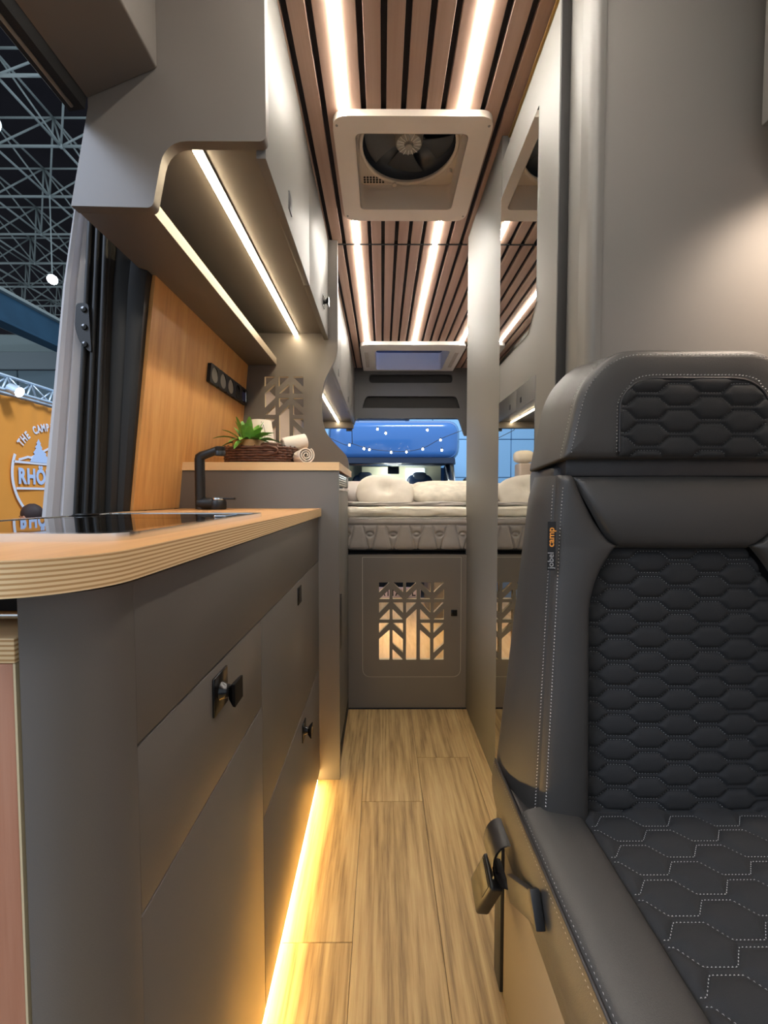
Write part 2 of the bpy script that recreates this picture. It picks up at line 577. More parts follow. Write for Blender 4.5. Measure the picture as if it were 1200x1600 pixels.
# right side: bathroom cabin
bx1 = box('wall_bathroom_front', .392, .86, .76, .78, 0, 1.972, M['grey_wall'])
tag(bx1, 'plain grey bathroom wall behind the seat headrest', kind='structure')
post = prism('trim_1', round_poly([(.376, .80), (.376, .768), (.384, .757), (.398, .757), (.398, .80)], [0, .008, .008, 0, 0], 4), 2, 0, 1.972, M['grey_satin'])
tag(post, 'rounded corner trim of the bathroom wall', kind='structure')
bx2 = box('wall_bathroom_side', .377, .392, .80, 1.70, 0, 1.972, M['grey_satin'])
tag(bx2, 'grey bathroom side wall behind the mirrored sliding door', kind='structure')
fx = box('wall_bathroom_panel', .355, .377, 1.2515, 1.73, 0, 1.972, M['grey_satin'])
tag(fx, 'tall grey wall panel between the mirrors and the bed', kind='structure')
dr = thing('door_1', (.365, 1.05, .02), 'grey sliding bathroom door carrying two mirrors', 'door')
dr['kind'] = 'structure'
box('door_leaf', .3556, .3764, .852, 1.2495, .02, 1.888, M['grey_satin'], dr)
box('edge_profile', .3570, .3755, .8485, .8525, .02, 1.888, M['dark'], dr, bev=.0008)
m1 = [(.957, 1.345), (.957, 1.777), (1.2490, 1.777), (1.2490, 1.290), (1.010, 1.290)]
prism('upper_mirror', m1, 0, .3535, .3556, M['mirror'], dr, smooth=False)['label'] = 'upper mirror with one clipped lower corner'
prism('lower_mirror', [(.957, .05), (.957, 1.178), (1.2490, 1.178), (1.2490, .05)], 0, .3535, .3556, M['mirror'], dr, smooth=False)
rail = thing('sliding_door_rail', (.37, 1.05, 1.90), 'brass coloured double rail above the mirrored sliding door', 'rail')
M['brass'] = mat('brass', '#b3925c', .3, metal=1)
box('rail', .366, .374, .80, 1.23, 1.905, 1.911, M['brass'], rail, bev=.001)
box('rail', .366, .374, .80, 1.23, 1.937, 1.943, M['brass'], rail, bev=.001)
box('rail_back', .3725, .3769, .80, 1.235, 1.898, 1.950, M['grey'], rail, bev=.0005)

# ceiling: dark panel with openings for fan and hatch; every slat a board of its own
FAN = (-.078, .252, 1.225, 1.540)
HAT = (-.050, .490, 2.980, 3.430)
ce = plate('ceiling', [(-.675, -.60), (.86, -.60), (.86, 3.52), (-.675, 3.52)],
           [rrect(FAN[0], FAN[1], FAN[2], FAN[3], .02), rrect(HAT[0], HAT[1], HAT[2], HAT[3], .02)],
           lambda a, b, t: (a, b, 1.985 + t), .012, M['felt'])
tag(ce, 'slatted walnut ceiling on black felt', kind='structure')
PITCH = .0547
def slat(k, y0, y1):
    x0 = -.105 + PITCH * k + .0074
    x1 = -.105 + PITCH * (k + 1) - .0074
    box('slat', x0, x1, y0, y1, 1.961, 1.974, M['slat'], ce, bev=.001, seg=1)
for k in range(-3, 9):
    if 0 <= k <= 6:
        slat(k, -.58, 1.19); slat(k, 1.58, 1.7735)
    else:
        slat(k, -.58, 1.7735)
for k in list(range(-10, -3)) + list(range(9, 17)):
    slat(k, -.58, .797 if k < 0 else .755)
for k in range(-8, 17):
    cx_ = -.105 + PITCH * (k + .5)
    slat(k, 1.779, 2.90 if -.12 < cx_ < .555 else 3.49)
box('joint_strip', -.22, .36, 1.7738, 1.7787, 1.958, 1.974, M['dark'], ce, bev=0)

# roof skin above so no daylight leaks onto the boards
rf = box('roof', -.80, .92, -.6, 1.10, 2.12, 2.14, M['van_paint'], bev=0)
tag(rf, 'van roof skin over the cab end', kind='structure')

# LED strips in the ceiling
def led(name, x0, x1, y0, y1, z0, z1, m, label, group, body=None):
    t = thing(name, ((x0 + x1) / 2, (y0 + y1) / 2, z1), label, 'light strip', group)
    d = .002
    box('diffuser', x0, x1, y0, y1, z0, z1, m, t, bev=0)
    box('profile', x0 - d, x1 + d, y0 - .001, y1 + .001, z1, z1 + .006, M['alu'], t, bev=0)
    return t
G1 = 'LED strips set into the slatted ceiling'
for i, (k, y0, y1, lb) in enumerate((
        (0, -.45, 1.172, 'white ceiling LED strip before the fan on the kitchen side'),
        (6, -.45, 1.172, 'white ceiling LED strip before the fan on the mirror side'),
        (0, 1.60, 2.872, 'white ceiling LED strip between fan and roof hatch, kitchen side'),
        (6, 1.60, 2.872, 'white ceiling LED strip between fan and roof hatch, mirror side'),
        (12, 1.80, 2.872, 'ceiling LED strip over the bed nearest the seat-side wall'))):
    x = -.105 + PITCH * k
    led('ceiling_led_strip', x - .0085, x + .0085, y0, y1, 1.9560, 1.9665, M['led_ceil'], lb, G1)

# roof fan
fan = thing('roof_fan', (.0875, 1.385, 1.96), 'cream square roof fan with smoked round cover in the ceiling', 'roof fan')
plate('frame', rrect(-.140, .315, 1.17, 1.602, .045), [rrect(FAN[0], FAN[1], FAN[2], FAN[3], .02)], lambda a, b, t: (a, b, 1.952 + t), .009, M['white_plastic'], fan)
v, f = loft_vf([[(x, y, z) for x, y in rrect(FAN[0] + .002, FAN[1] - .002, FAN[2] + .002, FAN[3] - .002, .02)] for z in (1.9435, 2.09)], caps=False)
mk('shaft', v, f, M['white_plastic'], fan, smooth=30)
plate('fan_plate', rrect(FAN[0] - .01, FAN[1] + .01, FAN[2] - .01, FAN[3] + .01, .01), [ring_poly(.087, 1.372, .153, .153, 48)], lambda a, b, t: (a, b, 2.033 + t), .004, M['white_plastic'], fan)
mk('rim', *tube_vf([(.087 + .156 * math.cos(a), 1.372 + .156 * math.sin(a), 2.028) for a in (2 * math.pi * i / 56 for i in range(56))], .0065, 8, True), M['white_plastic'], fan, smooth='all')
mk('smoked_cover', *loft_vf([[(.087 + r * math.cos(2 * math.pi * i / 40), 1.372 + r * math.sin(2 * math.pi * i / 40), 2.035 + h) for i in range(40)] for r, h in ((.001, .052), (.10, .048), (.150, .036), (.156, .020), (.156, -.001))], caps=False), M['smoke'], fan, smooth='all', recalc=True)
for i in range(5):
    a = 2 * math.pi * i / 5 + .35
    def bl(u, w, a=a):
        r = .045 + .10 * u
        t = a + (w - .5) * (.55 + .35 * u)
        return (.087 + r * math.cos(t), 1.372 + r * math.sin(t), 2.062 + (w - .5) * .02)
    v, f = grid_vf(bl, 6, 5)
    v2 = [Vector(p) + Vector((0, 0, .003)) for p in v]
    mb = MB().add((v, f)).add((v2, f))
    mb.build('fan_blade', M['blade'], fan, smooth='all')
mk('motor_hub', *lathe_vf([(.001, -.020), (.012, -.020), (.014, -.012), (.040, -.010), (.045, -.004), (.045, .02), (.05, .03), (.001, .03)], (.087, 1.372, 2.045), 32), M['hub'], fan, smooth=40)
for i in range(16):
    a = 2 * math.pi * i / 16
    mk('hub_rib', *tube_vf([(.087 + .016 * math.cos(a), 1.372 + .016 * math.sin(a), 2.034), (.087 + .040 * math.cos(a), 1.372 + .040 * math.sin(a), 2.034)], .0018, 5), M['hatch_plastic'], fan, smooth='all')
for sx, sy in ((-.128, 1.20), (.303, 1.20), (-.128, 1.575), (.303, 1.575)):
    mk('screw', *lathe_vf([(.001, -.0015), (.0035, -.001), (.004, 0)], (sx, sy, 1.943), 10), M['hub'], fan, smooth=40)
vb = MB()
for i in range(7):
    for j in range(3):
        vb.add(lathe_vf([(.0005, -.001), (.004, -.001), (.004, .001)], (-.062 + .011 * i, 1.502 + .011 * j - .0 * i, 2.0285), 8))
vb.build('vent_holes', M['dark'], fan)['kind'] = 'stuff'
for sx, sy in ((.235, 1.47), (.045, 1.525)):
    mk('knob', *lathe_vf([(.001, -.012), (.008, -.012), (.009, 0)], (sx, sy, 2.030), 12), M['white_plastic'], fan, smooth=40)

# roof hatch over the bed
hat = thing('roof_hatch', (.21, 3.2, 1.96), 'white framed roof window with tinted pane over the bed', 'roof window')
v, f = plate_vf(rrect(-.155, .590, 2.865, 3.50, .06), [rrect(HAT[0], HAT[1], HAT[2], HAT[3], .03)], lambda a, b, t: (a, b, 1.948 + t), .012)
mk('frame', v, f, M['hatch_plastic'], hat, merge=1e-5, smooth=30)
v, f = loft_vf([[(x, y, z) for x, y in rrect(HAT[0] + .002, HAT[1] - .002, HAT[2] + .002, HAT[3] - .002, .03)] for z in (1.937, 2.0745)], caps=False)
mk('shaft', v, f, M['hatch_plastic'], hat, smooth=30)
prism('pane', rrect(HAT[0] - .02, HAT[1] + .02, HAT[2] - .02, HAT[3] + .02, .04), 2, 2.075, 2.08, M['hatchglass'], hat)
box('blind_bar', HAT[0] + .005, HAT[1] - .005, 3.15, 3.20, 2.02, 2.035, M['hatch_plastic'], hat, bev=.004)
for s in (-.115, .545):
    box('vent_slot', s - .014, s + .014, 3.02, 3.36, 1.934, 1.9375, M['grey_fabric'], hat, bev=.001)
for s in (.06, .37):
    mb = MB().add(box_vf(s - .05, s + .05, 3.09, 3.12, 2.05, 2.062, .004)).add(tube_vf([(s - .012, 3.10, 2.045), (s + .01, 3.06, 2.035)], .006, 8))
    mb.build('latch', M['hub'], hat)

# rear shelf panel over the back doors
rp = thing('rear_shelf', (.22, 3.5, 1.5), 'dark grey rear shelf panel with two long open slots', 'shelf')
out = round_poly([(-.30, 1.962), (.86, 1.962), (.86, 1.40), (.690, 1.40), (.640, 1.545), (-.215, 1.545), (-.255, 1.44), (-.30, 1.44)], [0, 0, 0, .01, .02, .02, .01, 0], 4)
h1 = rrect(-.108, .588, 1.838, 1.908, .03)
h2 = round_poly([(-.165, 1.630), (.650, 1.630), (.622, 1.728), (-.135, 1.728)], [.004, .004, .035, .035], 5)
plate('panel', out, [h1, h2], lambda a, b, t: (a, 3.47 + t, b), .012, M['rear_grey'], rp)
mb = MB().add(box_vf(-.30, .86, 3.50, 3.54, 1.55, 1.96)).add(box_vf(-.30, .86, 3.48, 3.52, 1.60, 1.618)).add(box_vf(-.30, .86, 3.48, 3.52, 1.80, 1.815))
mb.build('shelf_box', M['dark'], rp)

# ================================================================== the kitchen
kit = thing('kitchen_cabinet', (-.4, .78, 0), 'anthracite kitchen base cabinet with rounded corner and black knobs', 'cabinet')
box('carcass', -.64, -.217, .335, 1.258, .035, .828, M['dark'], kit, bev=0)
box('plinth', -.64, -.222, .335, 1.258, .001, .035, M['dark'], kit, bev=0)
XF0, XF1 = -.216, -.197
g = .0011
box('upper_front', XF0, XF1, .322 + g, 1.259, .698 + g, .832, M['grey'], kit, bev=.001)
d1 = box('drawer', XF0, XF1, .322 + g, .660 - g, .555 + g, .698 - g, M['grey'], kit, bev=.001)
d2 = box('lower_door', XF0, XF1, .322 + g, .660 - g, .030, .555 - g, M['grey'], kit, bev=.001)
d3 = box('drawer', XF0, XF1, .660 + g, 1.259, .361 + g, .698 - g, M['grey'], kit, bev=.001)
d4 = box('lower_door', XF0, XF1, .660 + g, 1.259, .030, .361 - g, M['grey'], kit, bev=.001)


def knob(parent, x, y, z, s=.021, out=.024):
    """square bell knob on a square back plate, turned towards +X"""
    mb = MB().add(box_vf(x, x + .003, y - s, y + s, z - s * 1.1, z + s * 1.1, .0012))
    mb.add(lathe_vf([(.011, .003), (.0085, .008), (.007, .014), (.0085, out - .006)], (x, y, z), 16, 'X'))
    mb.add(loft_vf([[(x + h, y + a * q, z + b * q) for a, b in ((-1, -1), (1, -1), (1, 1), (-1, 1))] for q, h in ((.007, out - .010), (.013, out - .003), (.0135, out))]))
    return mb.build('knob', M['black'], parent)


knob(d1, XF1, .487, .664)
box('push_plate', XF1 - .001, XF1 + .0022, .945, .985, .643, .684, M['black'], d3, bev=.001)
knob(d4, XF1, 1.004, .312, .020, .022)
arc = [(-.244 + .047 * math.cos(a), .322 - .047 * math.sin(a)) for a in (math.pi / 2 * i / 10 for i in range(11))]
arc2 = [(-.244 + .028 * math.cos(a), .322 - .028 * math.sin(a)) for a in (math.pi / 2 * i / 10 for i in range(11))][::-1]
prism('corner_panel', [(-.197, .3225)] + arc + [(-.2465, .275), (-.2465, .294)] + arc2 + [(-.216, .3225)], 2, .001, .832, M['grey'], kit, smooth=25)
wf = box('end_drawer', -.62, -.252, .276, .294, .02, .785, M['red_wood'], kit, bev=.001)
box('drawer_edge', -.62, -.2500, .2755, .3300, .7855, .803, M['ply'], wf, bev=.0008)
box('edge_band', -.2518, -.2502, .276, .294, .02, .7852, M['pale_or_lit_edge'], wf, bev=0)
mk('slide_rail', *tube_vf([(-.45, .300, .812), (-.262, .300, .812), (-.258, .305, .808)], .003, 8), M['chrome'], wf, smooth='all')

# continuous worktop with plywood edge
wt = thing('worktop', (-.4, .75, .837), 'beech kitchen worktop with rounded corner and layered plywood edge', 'worktop')
WT = [(-.187, 1.260), (-.187, .315)] + [(-.250 + .063 * math.cos(a), .310 - .063 * math.sin(a)) for a in (math.pi / 2 * i / 14 for i in range(1, 15))] + [(-.63, .247), (-.63, 1.02), (-.612, 1.06), (-.612, 1.260)]
v, f = prism_vf(WT, 2, .8365, .8600)
mk('board', v, f, [M['ply'], M['worktop']], wt, smooth=25, midx=[0] * len(WT) + [1, 1])

# sink and hob unit with glass lids
snk = thing('sink_unit', (-.37, .57, .86), 'sink and hob unit with black glass lid and chrome rim', 'sink')
v, f = plate_vf(rrect(-.520, -.225, .353, .787, .03), [rrect(-.508, -.238, .366, .774, .02)], lambda a, b, t: (a, b, .8635 + t), .0035)
mk('rim', v, f, M['chrome'], snk, merge=1e-5, smooth=30)
prism('glass_lid', rrect(-.507, -.239, .367, .610, .018), 2, .8601, .8660, M['glasslid'], snk)
prism('glass_lid', rrect(-.507, -.239, .613, .773, .018), 2, .8601, .8660, M['glasslid'], snk)
for y in (.44, .70):
    mb = MB().add(box_vf(-.512, -.492, y - .016, y + .016, .8661, .869, .001)).add(tube_vf([(-.514, y - .018, .865), (-.514, y + .018, .865)], .003, 8))
    mb.build('hinge', M['black'], snk)
mk('lid_handle', *box_vf(-.262, -.244, .64, .69, .8661, .869, .001), M['chrome'], snk)

# tap
tap = thing('tap', (-.497, 1.15, .86), 'matt black kitchen tap with angled spout', 'tap')
def rsq(p0, p1, w, wd, bev=.003):
    """square bar between two points"""
    p0, p1 = Vector(p0), Vector(p1)
    t = (p1 - p0).normalized()
    s = t.cross(Vector((0, 1, 0))).normalized()
    u = Vector((0, 1, 0))
    rings = []
    for p, q in ((p0, .8), (p0 + t * bev, 1), (p1 - t * bev, 1), (p1, .8)):
        rings.append([p + s * a * w * q + u * b * wd * q for a, b in ((-1, -.6), (-.6, -1), (.6, -1), (1, -.6), (1, .6), (.6, 1), (-.6, 1), (-1, .6))])
    return loft_vf(rings)
mk('spout', *tube_vf([(-.509, 1.15, .862), (-.509, 1.15, .93), (-.509, 1.15, 1.000), (-.508, 1.15, 1.006), (-.503, 1.15, 1.010), (-.48, 1.15, 1.018), (-.455, 1.15, 1.027)], [.0135, .0135, .0135, .0135, .0125, .0115, .0115], 12), M['black_matt'], tap, smooth=50)
mk('nozzle', *lathe_vf([(.012, -.008), (.0145, -.007), (.0145, .004), (.013, .006), (.0145, .008), (.0145, .016), (.010, .018)], (-.452, 1.15, 1.018), 20), M['black_matt'], tap, smooth=40)
mb = MB().add(lathe_vf([(.015, -.02), (.017, -.015), (.017, .03), (.014, .034)], (-.495, 1.15, .878), 20, 'X')).add(lathe_vf([(.019, 0), (.021, .003), (.021, .022), (.018, .026)], (-.458, 1.15, .861), 20))
mb.build('mixer_body', M['black_matt'], tap)
mk('lever', *box_vf(-.475, -.412, 1.142, 1.158, .888, .894, .002), M['black_matt'], tap, smooth=40)
mk('lever_collar', *lathe_vf([(.017, 0), (.018, .002), (.017, .006)], (-.458, 1.15, .887), 20), M['chrome'], tap, smooth=40)

# floor LED strip
t = thing('floor_led_strip', (-.205, .79, .004), 'glowing amber LED strip along the foot of the kitchen cabinet', 'light strip')
box('diffuser', -.2115, -.2010, .335, 1.245, .006, .027, M['led_floor'], t, bev=0)
box('profile', -.2155, -.2115, .334, 1.246, .002, .0295, M['alu'], t, bev=0)

# fridge cabinet beside the kitchen
fr = thing('fridge_cabinet', (-.38, 1.48, 0), 'tall anthracite fridge cabinet with vent grille and wooden top', 'fridge')
box('side_panel', -.64, -.133, 1.262, 1.282, 0, .976, M['grey'], fr, bev=.0012)
box('carcass', -.64, -.162, 1.283, 1.695, .001, .976, M['dark'], fr, bev=0)
fd = box('fridge_door', -.162, -.141, 1.292, 1.690, .055, .915, M['grey_satin'], fr, bev=.002)
box('handle', -.141, -.133, 1.296, 1.345, .405, .575, M['black_matt'], fd, bev=.002)
box('door_trim', -.150, -.137, 1.290, 1.692, .916, .924, M['alu'], fr, bev=.001)
box('lower_trim', -.150, -.141, 1.292, 1.690, .004, .050, M['dark'], fr, bev=.001)
gr = box('vent_grille', -.150, -.141, 1.290, 1.692, .929, .974, M['black_matt'], fr, bev=.001)
for i in range(5):
    box('vane', -.1415, -.1375, 1.300, 1.575, .934 + .0075 * i, .937 + .0075 * i, M['alu'], gr, bev=0)
box('display', -.1415, -.1385, 1.60, 1.68, .936, .966, M['hub'], gr, bev=.001)
FT = [(-.131, 1.258), (-.131, 1.757), (-.66, 1.757), (-.66, 1.258)]
v, f = prism_vf(FT, 2, .9765, 1.0015)
mk('top_board', v, f, [M['ply'], M['worktop']], fr, midx=[0] * 4 + [1, 1])

# wooden backsplash panel (leans with the van's side)
def bsx(z): return -.563 - (1.45 - z) / .60 * .062
v = []
for y in (1.045, 1.752):
    for z, dx in ((.861, 0), (1.452, 0), (1.452, -.018), (.861, -.018)):
        v.append((bsx(z) + dx, y + (.0 if y > 1.2 else (1.45 - z) * -.03), z))
bs = mk('wall_backsplash', v, [[0, 1, 2, 3], [7, 6, 5, 4], [0, 4, 5, 1], [1, 5, 6, 2], [2, 6, 7, 3], [3, 7, 4, 0]], M['back'], smooth=False)
tag(bs, 'honey oak backsplash panel behind the tap', kind='structure')
ba = box('wall_backsplash_filler', -.662, -.648, 1.11, 1.752, .86, 1.97, M['dark'], bev=0)
tag(ba, 'dark filler behind the backsplash', kind='structure')

# strip of five sockets
so = thing('socket_strip', (-.578, 1.55, 1.27), 'black strip of five round sockets on the oak backsplash', 'socket')
for i in range(5):
    y0 = 1.372 + .0735 * i
    z0, z1 = 1.276, 1.338
    s = MB()
    yc, zc = y0 + .0365, 1.307
    xs = bsx(zc)
    fm = lambda a, b, t: (bsx(b) + .006 + t, a, b)
    s.add(plate_vf(rrect(y0 + .0006, y0 + .0729, z0, z1, .005), [ring_poly(yc, zc, .0255, .0255, 24)], fm, .006))
    p = s.build('socket_module', M['black_matt'], so)
    if i < 4:
        mk('socket_cup', *lathe_vf([(.0255, .011), (.0245, .003), (.001, .003)], (xs, yc, zc), 24, 'X'), M['hub'] if i != 3 else M['black'], p, smooth=40)
        for q in (-.009, .009):
            mk('pin_hole', *lathe_vf([(.001, .0035), (.0028, .0035), (.0028, .003)], (xs, yc + q, zc), 8, 'X'), M['black'], p)
    else:
        mk('usb_insert', *box_vf(xs + .002, xs + .010, yc - .018, yc + .018, zc - .018, zc + .018, .002), mat('blue_insert', '#1c2a6a', .4), p)
        mk('cover_flap', *box_vf(xs + .011, xs + .015, yc + .014, yc + .034, zc - .022, zc + .022, .002), M['alu'], p)

# ================================================================== wall cabinet over the kitchen
ov = thing('wall_cabinet', (-.4, 1.28, 1.45), 'long anthracite wall cabinet over the kitchen with curved end panel', 'cabinet')
prof = [(-.2185, 1.968), (-.2185, 1.566), (-.409, 1.566), (-.429, 1.470), (-.434, 1.444), (-.588, 1.447), (-.551, 1.626), (-.551, 1.968)]
prof = round_poly(prof, [0, .014, .044, .02, .022, 0, 0, 0], 6)
prism('end_panel', prof, 1, .800, .820, M['grey'], ov, smooth=25)
box('carcass', -.552, -.246, .821, 1.749, 1.580, 1.968, M['grey'], ov, bev=0)
od1 = box('cabinet_door', -.244, -.225, .822, 1.304, 1.552, 1.962, M['grey_satin'], ov, bev=.0015)
od2 = box('cabinet_door', -.244, -.225, 1.3062, 1.748, 1.552, 1.962, M['grey_satin'], ov, bev=.0015)
box('push_plate', -.2260, -.2225, 1.015, 1.047, 1.590, 1.632, M['black_matt'], od1, bev=.001)
knob(od2, -.225, 1.600, 1.640, .019, .022)
box('shelf', -.586, -.445, .821, 1.749, 1.447, 1.477, M['grey'], ov, bev=.001)
box('shelf_edge', -.4449, -.4435, .821, 1.749, 1.4475, 1.4765, mat('lit_shelf_edge', '#8f867a', .4), ov, bev=0)  # lighter band: LED glow on the shelf edge put into the colour
t = thing('wall_cabinet_led_strip', (-.36, 1.28, 1.575), 'warm LED strip under the wall cabinet over the kitchen', 'light strip')
box('diffuser', -.3685, -.3525, .826, 1.746, 1.5690, 1.5735, M['led_warm'], t, bev=0)
box('profile', -.3705, -.3505, .8255, 1.7465, 1.5736, 1.5799, M['alu'], t, bev=0)

# header over the sliding door
hd = thing('door_header', (-.5, .2, 1.63), 'dark box lining over the open sliding door', 'header')
prism('lining', round_poly([(-.420, 1.968), (-.420, 1.697), (-.551, 1.643), (-.551, 1.968)], [0, .004, 0, 0], 3), 1, -.58, .799, M['grey'], hd)
mb = MB().add(prism_vf([(-.5515, 1.648), (-.556, 1.622), (-.585, 1.618), (-.62, 1.66), (-.62, 1.97), (-.5515, 1.97)], 1, -.58, .799))
mb.build('outer_rail', M['rubber'], hd, smooth=False)
mk('seal_lip', *tube_vf([(-.574, -.5, 1.620), (-.574, .79, 1.620)], .0035, 8), M['hub'], hd, smooth='all')
mk('rail_line', *tube_vf([(-.5525, -.5, 1.645), (-.5525, .79, 1.645)], .0015, 6), M['alu'], hd, smooth='all')
ro = prism('wall_roof_side', [(-.621, 1.70), (-.80, 1.93), (-.80, 2.02), (-.621, 2.02)], 1, -.58, .798, M['van_paint'])
tag(ro, 'van side above the open sliding door', kind='structure')

# jamb of the sliding door: white pillar, rubber seal and dark trims; all lean with the van's side
def jamb(name, prof, m, parent, shift, smooth=30):
    """prof: plan points at z .87; shift(x): lean in x per metre of height"""
    rings = [[(x + sh * (z - .87) + .05 * max(0, z - 1.4), y, z) for x, y, sh in prof] for z in (-.25, .4, .87, 1.2, 1.40, 1.58, 1.75)]
    v, f = loft_vf(rings)
    return mk(name, v, f, m, parent, smooth=smooth)
pl = thing('door_pillar', (-.75, 1.05, -.25), 'white painted door pillar with black rubber seal and striker plate', 'pillar')
jamb('painted_pillar', [(-.735, 1.01, .082), (-.752, 1.000, .086), (-.770, .992, .096), (-.778, 1.004, .100), (-.792, 1.010, .106), (-.800, .998, .11), (-.812, .994, .118), (-.824, .998, .126), (-.829, 1.008, .126), (-.829, 1.14, .126), (-.735, 1.14, .082)], M['van_paint'], pl, .1, 20)
sl = jamb('seal', [(-.676, .985, .065), (-.690, .978, .068), (-.700, .990, .07), (-.712, .976, .074), (-.724, .990, .078), (-.736, .982, .082), (-.742, 1.0, .082), (-.742, 1.06, .082), (-.676, 1.06, .065)], M['fabric_trim'], pl, .08, False)
for x, sh in ((-.684, .066), (-.706, .072), (-.730, .08)):
    mk('seal_bead', *tube_vf([(x + sh * (z - .87), .981, z) for z in (-.2, .5, .87, 1.2, 1.5, 1.74)], .006, 8), M['rubber'], sl, smooth='all')
jamb('inner_trim', [(-.652, 1.012, .075), (-.663, 1.002, .07), (-.6745, 1.000, .065), (-.6745, 1.06, .065), (-.652, 1.06, .075)], M['black_matt'], pl, .06)
jamb('inner_trim', [(-.630, 1.022, .098), (-.638, 1.012, .09), (-.650, 1.008, .075), (-.650, 1.10, .075), (-.630, 1.10, .098)], M['black_matt'], pl, .055)
st = MB().add(prism_vf(round_poly([(-.708, 1.345), (-.680, 1.345), (-.676, 1.23), (-.703, 1.255), (-.713, 1.29)], .01, 3), 1, .970, .985))
sp_ = st.build('striker_plate', M['rubber'], pl)
for z in (1.33, 1.29, 1.25):
    mk('bolt', *lathe_vf([(.001, -.004), (.006, -.003), (.007, 0)], (-.690, .970, z), 12, 'Y'), M['black'], sp_, smooth=40)
# ================================================================== bed
bb = thing('bed_platform', (.2, 1.70, 0), 'anthracite bed base panel with a hatch door pierced by tree pattern', 'bed base')
DO = [(-.081, .135), (.330, .135), (.330, .641), (-.081, .641)]
DOr = round_poly(DO, [.035, .035, .004, .004], 6)
def grow(p, d):
    return round_poly([(-.081 - d, .135 - d), (.330 + d, .135 - d), (.330 + d, .641 + d), (-.081 - d, .641 + d)], [.037, .037, .004, .004], 6)
plate('front_panel', [(-.1605, .001), (.3545, .001), (.3545, .652), (-.1605, .652)], [grow(DOr, .0022)], lambda a, b, t: (a, 1.709 + t, b), .009, M['grey'], bb)
def dA(a, b): return (-.013 + (a - 215) / 673 * .273, .536 - (b - 200) / 803 * .328)
def DR(*p): return round_poly([dA(*q) for q in p], .0035, 2)
L0, R0 = [215, 355, 495, 640, 780], [325, 465, 605, 747, 888]
dh = []
for c in (0, 2, 4):
    l, r = L0[c], R0[c]
    dh += [DR((l, 200), (r - 3, 200), (l, 305)), DR((r, 270), (r, 373), (l, 373)), DR((l, 407), (r - 3, 407), (l, 515))]
    if c == 2: dh += [DR((r, 475), (r, 1003), (l, 1003), (l, 578))]
    else: dh += [DR((r, 475), (r, 585), (l, 585)), DR((l, 620), (r - 3, 620), (l, 725))]
    if c == 0: dh += [DR((r, 690), (r, 1003), (l, 1003), (l, 785))]
    if c == 4: dh += [DR((r, 690), (r, 835), (l, 932), (l, 785)), DR((r, 893), (r, 1003), (l, 1003))]
for c in (1, 3):
    l, r = L0[c], R0[c]
    dh += [DR((l + 3, 200), (r, 200), (r, 305)), DR((l, 270), (r, 373), (l, 373)), DR((l + 3, 407), (r, 407), (r, 515)), DR((l, 475), (r, 585), (l, 585)), DR((l + 3, 620), (r, 620), (r, 725))]
    if c == 1: dh += [DR((l, 690), (r, 790), (r, 932), (l, 835)), DR((l, 893), (r, 1003), (l, 1003))]
    else: dh += [DR((l, 690), (r, 785), (r, 1003), (l, 1003))]
hdoor = plate('hatch_door', DOr, dh, lambda a, b, t: (a, 1.709 + t, b), .009, M['grey'], bb, core=M['pale_or_lit_edge'])
v, f = plate_vf(grow(DOr, .0021), [grow(DOr, -.0004)], lambda a, b, t: (a, 1.7035 + t, b), .0028)
mk('edge_band', v, f, mat('pale_edge_band', '#a8a297', .4), bb, merge=1e-5)['label'] = 'thin pale edge around the hatch door'
box('push_plate', .289, .315, 1.6965, 1.7005, .394, .420, M['black'], hdoor, bev=.001)
box('side_panel', -.160, -.142, 1.719, 1.752, .001, .652, M['dark'], bb, bev=0)
box('slat_frame', -.60, .70, 1.722, 3.44, .600, .648, M['grey'], bb, bev=.002)
for s in (-.655, .700):
    box('garage_side', s - .003, s + .015, 1.76, 3.44, .001, .60, M['red_wood'] if s > 0 else M['beige'], bb, bev=0)

# storage in the garage
stb = thing('storage_box', (.40, 2.8, 0), 'brown wooden box standing in the garage under the bed', 'box')
box('body', .350, .66, 2.85, 3.38, .001, .43, M['valance'], stb, bev=.004)
box('lid', .344, .666, 2.84, 3.39, .4302, .445, M['valance'], stb, bev=.003)
gl = thing('garage_fill_light', (.1, 2.6, .598), 'added warm fill strip under the bed frame in the garage', 'lamp')  # unseen strip added to brighten the garage floor
box('diffuser', -.25, .25, 2.55, 2.60, .588, .595, emit('garage_fill_glow', (1, .84, .6), 60), gl, bev=0)
box('lamp_body', -.26, .26, 2.54, 2.61, .5952, .5998, M['alu'], gl, bev=0)
sg = thing('threshold_sign', (.1, 3.6, -.03), 'pale pink lettered strip behind the garage floor', 'sign')
box('board', -.20, .34, 3.585, 3.60, -.10, .088, mat('pink_white_board', '#e3cfd6', .6), sg, bev=.001)
for ch, lx in (('A', .005), ('I', .052), ('T', .095), ('A', .14), ('V', .185), ('P', .232), ('L', .278)):
    v, f = text_vf(ch, .078, .001, .0015)
    mk('letter', [(p.x * .9 + lx, 3.5835 - p.z, p.y + .014) for p in v], f, M['black_matt'], sg, recalc=True)

